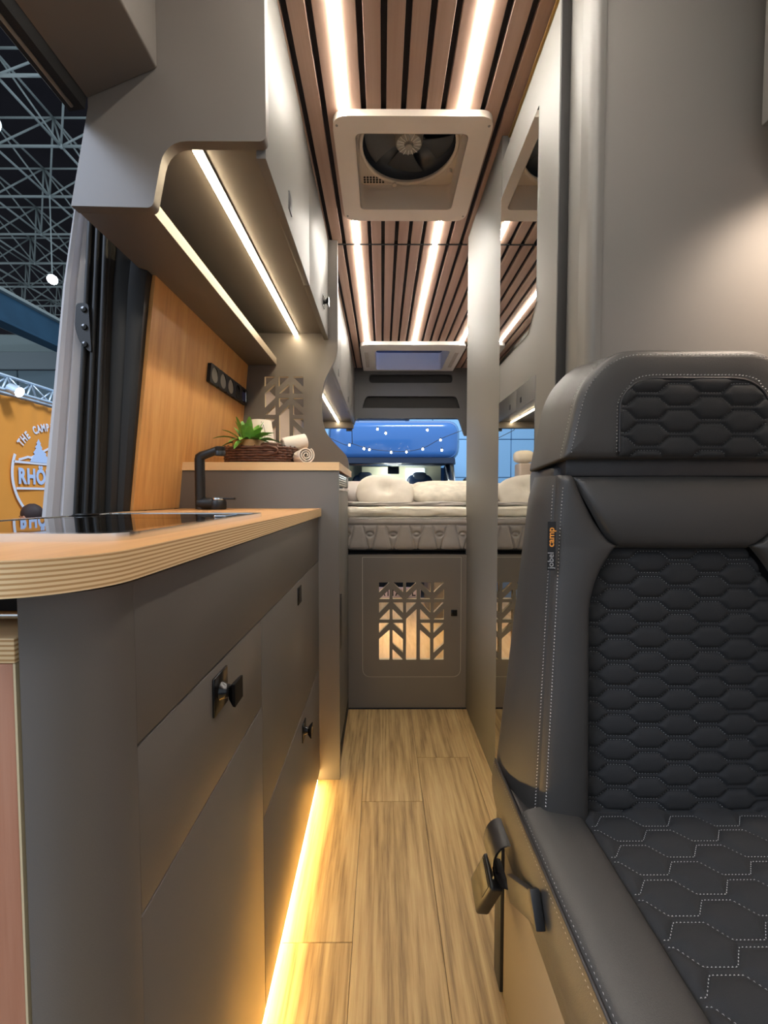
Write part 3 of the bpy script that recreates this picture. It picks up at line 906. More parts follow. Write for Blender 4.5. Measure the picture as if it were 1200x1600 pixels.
# mattress
mt = thing('mattress', (.03, 2.55, .665), 'grey quilted mattress on the bed base', 'mattress')
MX0, MX1, MZ0, MZ1, MY = -.62, .68, .668, .805, 1.715
mb = MB().add(box_vf(MX0, MX1, MY + .012, 3.42, MZ0, MZ1, .012, 3))
mb.build('core', M['mattress'], mt)
def mfront(s, t):
    x = MX0 + (MX1 - MX0) * s
    z = MZ0 + (MZ1 - MZ0) * t
    e = min(t, 1 - t) * (MZ1 - MZ0)
    y = MY + .016 * math.exp(-e / .008)
    per = .098
    ph = (x / per) % 1.0
    zz = (z - MZ0) / .11
    d = 1
    for off in (0, .5):
        pass
    a = abs(((ph - .28 * (1 - zz)) % 1.0) - .15)
    b = abs(((ph + .28 * (1 - zz)) % 1.0) - .80)
    if z < MZ0 + .108: d = min(a, b) * per
    d = min(d, abs(z - (MZ0 + .108)))
    ex, ez = ((ph - .47 + .5) % 1 - .5) * per, z - (MZ0 + .068)
    q = abs(math.hypot(ex / .014, ez / .009) - 1) * .009
    d = min(d, q)
    y += .0065 * math.exp(-(d / .0035) ** 2) - .004 * (1 - math.exp(-d / .012))
    return (x, y, z)
v, f = grid_vf(mfront, 420, 46)
mk('quilted_border', v, f, M['mattress'], mt, smooth='all')
mk('piping', *tube_vf([(MX0 + .01, MY + .010, MZ1 - .001), (MX1 - .01, MY + .010, MZ1 - .001)], .004, 8), M['grey_fabric'], mt, smooth='all')
mk('piping', *tube_vf([(MX0 + .01, MY + .010, MZ0 + .003), (MX1 - .01, MY + .010, MZ0 + .003)], .004, 8), M['dark'], mt, smooth='all')


def slab(name, m, parent, y0, z0, z1, seed, amp, wob):
    """soft layer with a wavy front edge"""
    prof = []
    n = 14
    for i in range(n + 1):
        a = -math.pi / 2 + math.pi * i / n
        prof.append((-math.cos(a) * .5, math.sin(a)))
    def fn(s, t):
        x = MX0 + .02 + (MX1 - MX0 - .04) * s
        k = t * (n + 10)
        if k <= n:
            i = min(int(k), n - 1)
            q = k - i
            py = prof[i][0] * (1 - q) + prof[i + 1][0] * q
            pz = prof[i][1] * (1 - q) + prof[i + 1][1] * q
            yy = y0 + (py + .5) * (z1 - z0) * .9
        else:
            py, pz = 0, 1
            yy = y0 + .45 * (z1 - z0) + (k - n) / 10 * (3.38 - y0 - .05)
        zc, hh = (z0 + z1) / 2, (z1 - z0) / 2
        nz = mnoise.noise(Vector((x * 9 + seed, yy * 5, pz * 1.2)))
        n2 = mnoise.noise(Vector((x * 32 + seed, yy * 20, pz * 2.5 + 4)))
        zz = zc + pz * hh + amp * nz * (.3 + .7 * (pz > -.5)) + amp * .35 * n2
        return (x, yy + wob * nz + wob * .5 * n2, max(zz, z0 - .001))
    v, f = grid_vf(fn, 200, n + 10)
    return mk(name, v, f, m, parent, smooth='all')


tp = tag(slab('mattress_topper', M['topper'], None, 1.722, .8065, .852, 1.3, .004, .006), 'cream quilted topper lying on the grey mattress', 'topper')
bl = tag(slab('blanket', M['grey_fabric'], None, 1.775, .8555, .870, 8.1, .004, .012), 'thin grey blanket folded over the cream topper', 'blanket')

def tuft(q):
    d = math.hypot(q.x, q.z)
    k = .020 * math.exp(-(d / .022) ** 2)
    q.y *= (1 - .55 * math.exp(-(d / .03) ** 2))
    a = math.atan2(q.z, q.x)
    q.y *= 1 + .04 * math.sin(a * 11) * min(1, d / .1)
    return q
rp_ = MB().add(superq_vf((0, 0, 0), .138, .052, .092, .75, 1.0, 44, 26, tuft), 0, Matrix.Translation((.014, 1.97, .912)) @ Matrix.Rotation(R(-32), 4, 'X') @ Matrix.Rotation(R(8), 4, 'Y'))
o = rp_.build('round_cushion', M['white_fabric'], None, smooth='all')
tag(o, 'round white tufted cushion at the foot of the bed', 'cushion')
def crum(seed, amp=.006):
    def fn(q):
        n = mnoise.noise(Vector((q.x * 12 + seed, q.y * 12, q.z * 12)))
        return q * (1 + amp * 10 * n * .35)
    return fn
def cushion(name, m, c, rx, ry, rz, rot, label, seed=0, fn=None):
    mb = MB().add(superq_vf((0, 0, 0), rx, ry, rz, .9, .55, 44, 22, fn or crum(seed)), 0, Matrix.Translation(c) @ Matrix.Rotation(R(rot[2]), 4, 'Z') @ Matrix.Rotation(R(rot[0]), 4, 'X') @ Matrix.Rotation(R(rot[1]), 4, 'Y'))
    o = mb.build(name, m, None, smooth='all')
    return tag(o, label, 'pillow')
def bubbles(q):
    s = 62
    k = max(0, math.sin(q.x * s * 1.6) * math.sin(q.y * s * 1.6)) 
    q.z += math.copysign(.005 * k, q.z)
    return q
cushion('bubble_pillow', mat('cream_bubble_fabric', '#cfc8b8', .9, var=.15, vscale=28, bump=.4, bscale=300), (.40, 2.10, .912), .27, .17, .050, (14, 0, 4), 'cream dimpled pillow beside the round cushion', 2.2, bubbles)
cushion('grey_pillow', M['grey_fabric'], (-.17, 2.14, .914), .16, .16, .052, (12, 0, -8), 'light grey pillow half hidden behind the round cushion', 5.0)
cushion('cream_pillow', M['white_fabric'], (.02, 2.62, .922), .30, .17, .050, (10, 0, 3), 'cream pillow lying farther back in the middle of the bed', 9.0)
# rolled blanket on a padded post at the rear, seen in the mirror
po = thing('padded_post', (-.36, 3.10, .87), 'beige padded post at the rear of the bed', 'post')
box('post', -.41, -.31, 3.04, 3.16, .872, 1.14, M['beige'], po, bev=.015, seg=3)
mb = MB().add(superq_vf((-.36, 3.10, 1.19), .075, .06, .048, .7, .8, 28, 16, crum(3.0)))
tag(mb.build('blanket_roll', M['white_fabric'], None, smooth='all'), 'small white rolled blanket on the padded post', 'blanket')

# wall cabinet over the bed
ob_ = thing('bed_cabinet', (-.45, 2.6, 1.48), 'anthracite wall cabinet over the bed seen past the wavy partition', 'cabinet')
box('carcass', -.66, -.246, 1.77, 3.45, 1.510, 1.960, M['grey'], ob_, bev=0)
for y0, y1, ky in ((1.771, 2.325, 2.176), (2.327, 2.885, 2.784), (2.887, 3.448, 3.02)):
    d = box('cabinet_door', -.245, -.228, y0, y1, 1.490, 1.958, M['grey_satin'], ob_, bev=.0015)
    box('push_plate', -.2290, -.2258, ky - .014, ky + .014, 1.524, 1.560, M['black_matt'], d, bev=.001)
box('rear_end', -.64, -.236, 3.40, 3.452, 1.455, 1.509, M['grey'], ob_, bev=.006)
t = thing('bed_led_strip', (-.36, 2.6, 1.505), 'warm LED strip under the wall cabinet over the bed', 'light strip')
box('diffuser', -.367, -.353, 2.30, 3.395, 1.5005, 1.5045, M['led_warm'], t, bev=0)
box('profile', -.369, -.351, 2.299, 3.396, 1.5046, 1.5098, M['alu'], t, bev=0)

# ================================================================== seat
seat = thing('bench_seat', (.452, .5, 0), 'charcoal leather camper seat with quilted black fabric and grey stitching', 'seat')
CX = .452
Z0, Z1 = .405, .930
def y0f(z): return .600 + .03 * (z - .42)
def xl_out(z): return .237 + (.262 - .237) * (z - Z0) / (Z1 - Z0)
def xl_q(z):
    if z >= .825:
        t = (z - .825) / (Z1 - .825)
        return .352 - .067 * (t ** .65)
    t = min(1, (.825 - z) / .11)
    return .352 - .040 * (1 - (1 - t) ** 2.2)
# quilting: trapezoid waves; neighbours bulge apart into long hexagons
QX, QP, QA = .0920, .01925, .0066
def trap(x):
    p = (x / QX) % 1.0
    if p < .17: return 1
    if p < .33: return 1 - (p - .17) / .08
    if p < .67: return -1
    if p < .83: return -1 + (p - .67) / .08
    return 1
def quilt(x, w, qx=QX, P=QP, A=QA):
    """distance to the nearest seam at across-position x, along-position w"""
    tv = trap(x * QX / qx)
    k0 = math.floor(w / P)
    d = 9
    for k in (k0 - 1, k0, k0 + 1, k0 + 2):
        d = min(d, abs(w - (k * P + (A if k % 2 else -A) * tv)))
    return d
def seam_lines(x0, x1, w0, w1, inside, qx=QX, P=QP, A=QA, step=.0012):
    """polylines of the quilting seams, cut to the area where inside(x, w)"""
    out = []
    for k in range(math.floor(w0 / P) - 1, math.ceil(w1 / P) + 2):
        cur = []
        x = x0
        while x <= x1:
            w = k * P + (A if k % 2 else -A) * trap(x * QX / qx)
            if inside(x, w): cur.append((x, w))
            elif cur: out.append(cur); cur = []
            x += step
        if cur: out.append(cur)
    return [o for o in out if len(o) > 3]
def dashes(mb, lines, f3, ln=.0026, gap=.0018, r=.00060, nrm=Vector((0, -1, 0))):
    """thread stitches along polylines; f3 maps a line point to the surface"""
    for ln_ in lines:
        P3 = [Vector(f3(*p)) for p in ln_]
        s = 0.0
        acc = [0]
        for a, b in zip(P3, P3[1:]):
            s += (b - a).length
            acc.append(s)
        def at(d):
            for i in range(len(acc) - 1):
                if acc[i + 1] >= d:
                    q = (d - acc[i]) / max(1e-9, acc[i + 1] - acc[i])
                    return P3[i].lerp(P3[i + 1], q)
            return P3[-1]
        d = 0.0
        i0 = 0
        while d + ln < s:
            while i0 < len(acc) - 2 and acc[i0 + 1] < d: i0 += 1
            q = (d - acc[i0]) / max(1e-9, acc[i0 + 1] - acc[i0])
            a = P3[i0].lerp(P3[i0 + 1], min(1, max(0, q)))
            j = i0
            while j < len(acc) - 2 and acc[j + 1] < d + ln: j += 1
            q = (d + ln - acc[j]) / max(1e-9, acc[j + 1] - acc[j])
            b = P3[j].lerp(P3[j + 1], min(1, max(0, q)))
            t = (b - a)
            if t.length > 1e-5:
                t.normalize()
                sd = t.cross(nrm).normalized() * r
                up = nrm * r * 1.2
                mid = (a + b) / 2 + up
                base = len(mb.v)
                mb.v += [a - up * .5, mid + sd, b - up * .5, mid - sd, mid + up * .6]
                mb.f += [[base, base + 1, base + 4], [base + 1, base + 2, base + 4], [base + 2, base + 3, base + 4], [base + 3, base, base + 4]]
                mb.m += [0] * 4
            d += ln + gap
    return mb

def sheet(name, xl, xr, z0, z1, fy, nu, nv, m, parent):
    def fn(s, t):
        z = z0 + (z1 - z0) * t
        a, b = xl(z), xr(z)
        x = a + (b - a) * s
        e = min((x - a), (b - x), (z - z0), (z1 - z))
        return (x, fy(x, z, s, t, max(0, e)), z)
    v, f = grid_vf(fn, nu, nv)
    return mk(name, v, f, m, parent, smooth='all', recalc=False)

box('core', .262, .642, .630, .735, .300, .945, M['leather_dark'], seat, bev=.01)
# quilted centre panel
ZQ = .822
def fq(x, z, s, t, e):
    d = quilt(x - CX, z)
    return y0f(z) + .014 - .0070 * (1 - math.exp(-d / .0042)) - .006 * math.sin(math.pi * s) ** .5 + .010 * math.exp(-e / .005)
def xr_q(z): return 2 * CX - xl_q(z) + .016 * min(1, max(0, (.825 - z) / .10))
qp = sheet('quilted_back_panel', lambda z: xl_q(z) - .002, lambda z: xr_q(z) + .002, Z0, ZQ, fq, 150, 210, M['cloth'], seat)
def inq(x, w):
    z = w
    return Z0 < z < ZQ - .004 and xl_q(z) + .003 < x + CX < 2 * CX - xl_q(z) - .003
ls = seam_lines(-.15, .15, Z0, ZQ, inq)
def fq3(x, w):
    X = x + CX
    a, b = xl_q(w), 2 * CX - xl_q(w)
    s = (X - a) / (b - a)
    return (X, y0f(w) + .0128 - .006 * max(0, math.sin(math.pi * s)) ** .5, w)
mb = MB()
dashes(mb, ls, fq3, ln=.0020, gap=.0024, r=.00045)
o = mb.build('stitching', M['thread'], qp, smooth=False, recalc=False)
o['kind'] = 'stuff'
# upper leather roll
def fu(x, z, s, t, e):
    return y0f(z) - .020 * math.sin(math.pi * min(1, max(0, t * .93 + .05))) ** .8 + .012 * math.exp(-e / .004) - .004 * math.sin(math.pi * s)
sheet('upper_back_panel', lambda z: xl_q(z) - .001, lambda z: 2 * CX - xl_q(z) + .001, ZQ - .002, Z1, fu, 90, 44, M['leather'], seat)
# side bolsters
def fb(x, z, s, t, e):
    k = s
    return y0f(z) - .012 * math.sin(math.pi * min(1, k * .9 + .04)) ** .7 - .004 + .010 * math.exp(-e / .0035)
def fbr(x, z, s, t, e): return fb(x, z, 1 - s, t, e)
lb_ = sheet('side_bolster', xl_out, lambda z: xl_q(z), Z0, Z1, fb, 40, 120, M['leather'], seat)
rb_ = sheet('side_bolster', xr_q, lambda z: 2 * CX - xl_out(z), Z0, Z1, fbr, 40, 120, M['leather'], seat)
# flanks of the backrest
def flank(sgn):
    def fn(s, t):
        z = Z0 - .04 + (Z1 - Z0 + .04) * t
        xo = xl_out(max(z, Z0)) + .001
        xr = .208 + (.258 - .208) * t
        yr = .748 - .035 * t
        yf = y0f(z) + .004
        q = s
        x = xo * (1 - q) + xr * q - .010 * math.sin(math.pi * q)
        y = yf * (1 - q) + yr * q
        if t > .94: x += (t - .94) / .06 * .006
        e = min(s, 1 - s)
        x += .004 * math.exp(-e / .02)
        return (x if sgn < 0 else 2 * CX - x, y, z)
    v, f = grid_vf(fn, 24, 60)
    return mk('flank', v, f, M['leather'], seat, smooth='all', recalc=False)
lf = flank(-1); rfk = flank(1)
def fl_line(s, t):
    z = Z0 - .04 + (Z1 - Z0 + .04) * t
    xo = xl_out(max(z, Z0)); xr = .208 + .05 * t
    x = xo * (1 - s) + xr * s - .010 * math.sin(math.pi * s) + .001 + .004 * math.exp(-s / .02) - .0006
    return (x, (y0f(z) + .004) * (1 - s) + (.748 - .035 * t) * s, z)
mb = MB()
dashes(mb, [[(.045, .06 + .92 * i / 120) for i in range(121)]], fl_line, .0026, .0024, .0009, Vector((-1, -.3, 0)).normalized())
dashes(mb, [[(xl_out(z) + .0055, z) for z in (Z0 + .03 + (Z1 - Z0 - .045) * i / 120 for i in range(121))]], lambda x, z: (x, fb(x, z, (x - xl_out(z)) / (xl_q(z) - xl_out(z)), 0, .0055) - .0006, z), .0026, .0024, .0009)
o = mb.build('seam_stitching', M['thread'], lb_, smooth=False, recalc=False); o['kind'] = 'stuff'
back = mk('back_cover', *loft_vf([[(x, y, z) for x, y in rrect(xl, 2 * CX - xl, .690, yr, .02, 4)] for z, xl, yr in ((.28, .212, .752), (.42, .214, .752), (.70, .240, .736), (.90, .262, .718), (.925, .275, .715))]), M['leather'], seat, smooth=40)
# maker's tag on the seam
tg = mk('maker_tag', *box_vf(.2420, .2540, .5955, .5972, .790, .862, .0004), M['black_matt'], seat)
v, f = text_vf('jobel', .0125, .0002, 0, align='LEFT')
mk('tag_lettering', [(.2510 - p.y, .5953 - p.z, .7925 + p.x) for p in v], f, M['thread'], tg)
v, f = text_vf('camp', .0135, .0002, .0002, align='LEFT')
mk('tag_lettering', [(.2512 - p.y, .5953 - p.z, .8245 + p.x) for p in v], f, M['tag_orange'], tg)

# headrest
HZ0, HZ1 = .953, 1.113
def hr_out(d=0):
    pts = [(.265, HZ0), (.290, 1.065), (.3400, HZ1), (2 * CX - .3400, HZ1), (2 * CX - .290, 1.065), (2 * CX - .265, HZ0)]
    p = round_poly(pts, [.004, .05, .055, .055, .05, .004], 8)
    if d:
        c = Vector((CX, 1.03))
        q = []
        for a in p:
            v = Vector(a) - c
            q.append((c.x + v.x * (1 - d / .19), c.y + v.y * (1 - d / .075)))
        p = q
    return p
rings = []
for d, y in ((.012, .726), (-.006, .720), (-.012, .705), (-.006, .655), (0, .6135), (.0012, .6075), (.0002, .6045), (.0040, .5990), (.012, .5955), (.03, .594), (.065, .5935)):
    rings.append([(x, y + .03 * (z - HZ0), z) for x, z in hr_out(d)])
v, f = loft_vf(rings)
hr = mk('headrest', v, f, M['leather'], seat, smooth='all')
mb = MB()
ol = hr_out(.0006); o2 = hr_out(.0085)
nn = len(ol)
dashes(mb, [ol[2:nn - 2]], lambda x, z: (x - (.0008 if x < CX else -.0008), .6105 + .03 * (z - HZ0), z + .0004), .0026, .0024, .0009, Vector((-1, -.2, .2)).normalized())
dashes(mb, [o2[2:nn - 2]], lambda x, z: (x, .5960 + .03 * (z - HZ0), z), .0026, .0024, .0009)
# arch of the quilted inset
def hq(z):
    if z > 1.025:
        t = (z - 1.025) / .044
        return .3425 + .012 * (z - .96) + .052 * (1 - math.sqrt(max(0, 1 - t * t)))
    return .3425 + .012 * (z - .96)
arch = [(hq(z), z) for z in (.962 + (1.069 - .962) * i / 60 for i in range(61))]
arch = arch + [(2 * CX - x, z) for x, z in arch[::-1]]
dashes(mb, [[(x + (-.0045 if x < CX else .0045), z + (.0045 if z > 1.06 else 0)) for x, z in arch]], lambda x, z: (x, .5922 + .03 * (z - HZ0), z), .0026, .0024, .0009)
o = mb.build('seam_stitching', M['thread'], hr, smooth=False, recalc=False); o['kind'] = 'stuff'
def fh(x, z, s, t, e):
    d = quilt(x - CX + .023, z + .004)
    return .5945 + .03 * (z - HZ0) - .0062 * (1 - math.exp(-d / .004)) + .004 * math.exp(-e / .003)
hqp = sheet('quilted_headrest_panel', hq, lambda z: 2 * CX - hq(z), .956, 1.0688, fh, 120, 70, M['cloth'], seat)
ls = seam_lines(-.11, .14, .96, 1.07, lambda x, w: .958 < w - .004 < 1.066 and hq(min(1.0688, w - .004)) + .004 < x + CX - .023 < 2 * CX - hq(min(1.0688, w - .004)) - .004)
mb = MB()
dashes(mb, ls, lambda x, w: (x + CX - .023, .5938 + .03 * (w - HZ0), w - .004), .0020, .0022, .00045)
o = mb.build('stitching', M['thread'], hqp, smooth=False, recalc=False); o['kind'] = 'stuff'
mk('welt', *tube_vf([(x, .5928 + .03 * (z - HZ0), z) for x, z in arch], .0016, 6), M['leather_dark'], hr, smooth='all')
box('headrest_gap', .275, .630, .615, .70, .928, .957, M['leather_dark'], seat, bev=.004)

# cushion
SZ = .420
XB = .302
def fc_bol(s, t):
    x = .2085 + (XB - .2085) * s
    y = .10 + (.600 - .10) * t
    e = min(s, 1 - s) * (XB - .2085)
    z = SZ + .010 * math.sin(math.pi * s) ** .7 - .008 * math.exp(-e / .0035)
    return (x, y, z)
v, f = grid_vf(fc_bol, 30, 40)
cb = mk('cushion_bolster', v, f, M['leather'], seat, smooth='all', recalc=False)
v2 = [(2 * CX - p[0], p[1], p[2]) for p in v]
mk('cushion_bolster', v2, [q[::-1] for q in f], M['leather'], seat, smooth='all', recalc=False)
def fc_q(s, t):
    x = XB - .002 + (2 * CX - 2 * XB + .004) * s
    y = .10 + .51 * t
    d = quilt(x - CX, y, .105, .0255, .0092)
    e = min(s, 1 - s) * .30
    z = SZ - .005 + .0085 * (1 - math.exp(-d / .0075)) - .010 * math.exp(-e / .004)
    return (x, y, z)
v, f = grid_vf(fc_q, 130, 220)
cq = mk('quilted_cushion_panel', v, f, M['cloth'], seat, smooth='all', recalc=False)
ls = seam_lines(-.15, .15, .10, .60, lambda x, w: .11 < w < .598 and abs(x) < CX - XB - .003, .105, .0255, .0092)
mb = MB()
dashes(mb, ls, lambda x, w: (x + CX, w, SZ - .0032), .0027, .0016, .00050, Vector((0, 0, 1)))
o = mb.build('stitching', M['thread'], cq, smooth=False, recalc=False); o['kind'] = 'stuff'
def fc_side(s, t):
    y = .10 + (.735 - .10) * t
    z = SZ - .002 - (SZ - .275) * s
    x = .2085 - .006 * math.sin(math.pi * min(1, s * 1.4)) ** .8 + .012 * max(0, s - .3)
    return (x, y, z)
v, f = grid_vf(fc_side, 16, 20)
cs = mk('cushion_side', v, f, M['leather'], seat, smooth='all', recalc=False)
mk('cushion_side', [(2 * CX - p[0], p[1], p[2]) for p in v], [q[::-1] for q in f], M['leather'], seat, smooth='all', recalc=False)
mk('cushion_front', *box_vf(.212, .692, .085, .105, .275, .422, .012, 3), M['leather'], seat, smooth=40)
mk('cushion_core', *box_vf(.215, .690, .10, .735, .275, .408, .004), M['leather_dark'], seat)
mk('seam_welt', *tube_vf([(.2085, .10, SZ - .003), (.2075, .73, SZ - .003)], .0022, 8), M['leather_dark'], cs, smooth='all')
mb = MB()
dashes(mb, [[(.213, .11 + .485 * i / 80) for i in range(81)]], lambda x, y: (x, y, SZ + .0005), .003, .0026, .0004, Vector((0, 0, 1)))
dashes(mb, [[(.2045, .11 + .62 * i / 80) for i in range(81)]], lambda x, y: (x, y, SZ - .0075), .003, .0026, .0004, Vector((-1, 0, .4)).normalized())
o = mb.build('seam_stitching', M['thread'], cs, smooth=False, recalc=False); o['kind'] = 'stuff'
# box under the seat
sb = thing('seat_box', (.45, .45, 0), 'grey box with warm floor light in its colour carrying the seat, beside the aisle', 'seat box')
box('side_panel', .217, .233, .12, .700, .001, .2745, M['valance'], sb, bev=.001)
box('front_panel', .233, .690, .12, .136, .001, .2745, M['valance'], sb, bev=.001)
box('inner_box', .234, .690, .137, .735, .001, .2745, M['dark'], sb, bev=0)
box('rear_gap_strip', .212, .230, .704, .742, .001, .2745, M['black_matt'], sb, bev=.002)  # black strip drawn where the shaded gap runs behind the box
# seat belt buckle and strap holder hanging at the side of the cushion
bk = thing('belt_buckle', (.195, .66, .15), 'black seat belt buckle hanging at the side of the seat', 'buckle')
RM = Matrix.Translation((.190, .655, .285)) @ Matrix.Rotation(R(24), 4, 'X') @ Matrix.Rotation(R(10), 4, 'Y')
MB().add(box_vf(-.012, .012, -.026, .026, -.105, -.016, .005, 3), 0, RM).build('buckle_body', M['black_matt'], bk)
MB().add(box_vf(-.0132, -.0118, -.020, .020, -.060, -.022, .0005), 0, RM).build('face_plate', M['black_matt'], bk)
MB().add(tube_vf([(-.004, -.012, -.012), (-.004, -.012, .010), (-.004, .012, .010), (-.004, .012, -.012)], .0028, 8), 0, RM).build('metal_loop', M['chrome'], bk)
def strapfn(s, t):
    a = math.pi * 1.0 * s
    return Vector((.203 - .026 * math.sin(a), .650 - .028 + .056 * t, .312 + .036 * math.cos(a)))
v, f = grid_vf(strapfn, 16, 4)
mk('strap', v + [Vector(p) + Vector((-.003, 0, .001)) for p in v], f + [[i + len(v) for i in q[::-1]] for q in f], M['leather_dark'], bk, smooth='all', recalc=False)
sh_ = thing('belt_holder', (.195, .52, .33), 'black leather belt holder sewn to the side of the seat cushion', 'holder')
HM = Matrix.Translation((.196, .548, .340)) @ Matrix.Rotation(R(-36), 4, 'X')
MB().add(box_vf(-.006, .006, -.066, .060, -.017, .017, .003, 2), 0, HM).build('loop', M['leather_dark'], sh_)
MB().add(box_vf(-.0075, .0055, -.070, -.061, -.020, .020, .002, 2), 0, HM).build('hem', M['black_matt'], sh_)

# lamp cabinet above the seat
oc = thing('seat_locker', (.68, .4, 1.52), 'grey locker above the seat at the wall', 'locker')
box('body', .640, .858, -.4, .715, 1.522, 1.955, M['grey_satin'], oc, bev=.003)
box('base', .650, .858, -.39, .712, 1.512, 1.5215, M['dark'], oc, bev=.001)
sl_ = thing('reading_lamp', (.76, .62, 1.50), 'small round reading lamp under the locker above the seat', 'lamp')
mk('lamp_body', *lathe_vf([(.022, .0), (.022, .010), (.018, .012)], (.760, .62, 1.4995), 24), M['alu'], sl_, smooth=40)
mk('lens', *lathe_vf([(.001, -.001), (.019, -.001), (.020, .002)], (.760, .62, 1.4985), 24), M['lens'], sl_, smooth=40)
spd = bpy.data.lights.new('reading_lamp_light', 'SPOT')
spd.energy = 15
spd.color = (1.0, .82, .66)
spd.spot_size = R(140)
spd.spot_blend = 1.0
spd.shadow_soft_size = .02
spo = bpy.data.objects.new('reading_lamp_light', spd)
spo.rotation_euler = (R(12), R(-6), 0)
link(spo, sl_, (.760, .62, 1.490))
spo.location = (.760, .62, 1.490)
# ================================================================== things on the fridge top
TZ = 1.0017
bk_ = thing('wicker_tray', (-.41, 1.43, TZ), 'dark brown woven wicker tray on the wooden fridge top', 'basket')
bcx, bcy, brx, bry = -.415, 1.43, .118, .082
def brim(a, k=1.0): return (bcx + brx * k * math.copysign(abs(math.cos(a)) ** .75, math.cos(a)), bcy + bry * k * math.copysign(abs(math.sin(a)) ** .75, math.sin(a)))
for j in range(7):
    pts = []
    for i in range(120):
        a = 2 * math.pi * i / 120
        x, y = brim(a, 1.0 + .02 * math.sin(i * math.pi / 2.5 + j * math.pi) + .004 * j)
        pts.append((x, y, TZ + .005 + .0085 * j))
    mk('woven_strand', *tube_vf(pts, .0047, 6, True), M['wicker'], bk_, smooth='all')
for i in range(24):
    a = 2 * math.pi * i / 24
    x, y = brim(a); x2, y2 = brim(a, 1.03)
    mk('stake', *tube_vf([(x, y, TZ + .002), (x2, y2, TZ + .064)], .003, 6), M['wicker'], bk_, smooth='all')
v, f = loft_vf([[(*brim(2 * math.pi * i / 40, .97), z) for i in range(40)] for z in (TZ + .001, TZ + .006)])
mk('tray_bottom', v, f, M['wicker'], bk_)
hp = [(bcx + .035 + .040 * math.cos(a), bcy - bry * 1.02, TZ + .045 + .014 * math.sin(a)) for a in (2 * math.pi * i / 24 for i in range(24))]
mk('tray_handle', *tube_vf(hp, .004, 6, True), M['wicker'], bk_, smooth='all')

pp = thing('potted_plant', (-.457, 1.415, TZ + .007), 'small green leafy plant in a tan pot in the wicker tray', 'plant')
mk('pot', *lathe_vf([(.001, 0), (.045, 0), (.052, .02), (.053, .074), (.050, .078), (.047, .074), (.045, .064), (.001, .064)], (-.457, 1.415, TZ + .007), 28), M['pot'], pp, smooth=40)
mk('soil', *lathe_vf([(.001, .002), (.044, 0)], (-.457, 1.415, TZ + .071), 20), M['dark'], pp)
for i in range(38):
    a = 2 * math.pi * i / 38 * 5.3 + rnd.uniform(-.2, .2)
    L = rnd.uniform(.065, .105)
    tilt = rnd.uniform(.25, 1.25)
    if i < 6: tilt, L = 1.45, .085
    w = rnd.uniform(.010, .0145)
    b0 = Vector((-.457 + .018 * math.cos(a), 1.415 + .018 * math.sin(a), TZ + .074))
    d = Vector((math.cos(a), math.sin(a), 0))
    sd = Vector((-math.sin(a), math.cos(a), 0))
    vs, fs = [], []
    for k in range(7):
        t = k / 6
        droop = tilt * (1 + .55 * t)
        p = b0 + (d * math.sin(min(droop, 2.2) * .75) + Vector((0, 0, 1)) * math.cos(min(droop, 2.4) * .85)) * L * t
        ww = w * math.sin(math.pi * (t * .86 + .1)) ** .8
        vs += [p - sd * ww + Vector((0, 0, ww * .35)), p, p + sd * ww + Vector((0, 0, ww * .35))]
        if k:
            b = (k - 1) * 3
            fs += [[b, b + 1, b + 4, b + 3], [b + 1, b + 2, b + 5, b + 4]]
    mk('leaf', vs, fs, M['leaf'], pp, smooth='all', recalc=False)

vz = thing('tapered_vase', (-.458, 1.56, TZ), 'tall white tapered vessel with thin line drawing behind the plant', 'vase')
mk('body', *lathe_vf([(.001, 0), (.060, 0), (.062, .004), (.040, .176), (.0385, .179), (.036, .176), (.05, .06), (.001, .06)], (-.458, 1.56, TZ), 40), M['ceramic'], vz, smooth=40)
def vsurf(a, h):
    r = .062 + (.040 - .062) * (h - .004) / .172 + .0006
    return (-.458 + r * math.sin(a), 1.56 - r * math.cos(a), TZ + h)
for pts in ([(.25, .09), (.32, .12), (.22, .15), (.10, .135)], [(.55, .10), (.62, .13), (.50, .16), (.42, .14)], [(.32, .165), (.36, .17)]):
    P = [pts[0]]
    for a, b in zip(pts, pts[1:]):
        P += [(a[0] + (b[0] - a[0]) * k / 5, a[1] + (b[1] - a[1]) * k / 5) for k in range(1, 6)]
    mk('drawn_line', *tube_vf([vsurf(*q) for q in P], .0008, 5), M['black_matt'], vz, smooth='all')

jr = thing('small_jar', (-.375, 1.40, TZ + .007), 'small cream jar with brown lid at the front of the tray', 'jar')
mk('jar_body', *lathe_vf([(.001, 0), (.030, 0), (.033, .006), (.033, .048), (.030, .052), (.001, .052)], (-.372, 1.385, TZ + .007), 28), M['ceramic'], jr, smooth=40)
mk('lid', *lathe_vf([(.034, .0522), (.035, .054), (.035, .062), (.032, .065), (.001, .065)], (-.372, 1.385, TZ + .007), 28), M['lid'], jr, smooth=40)


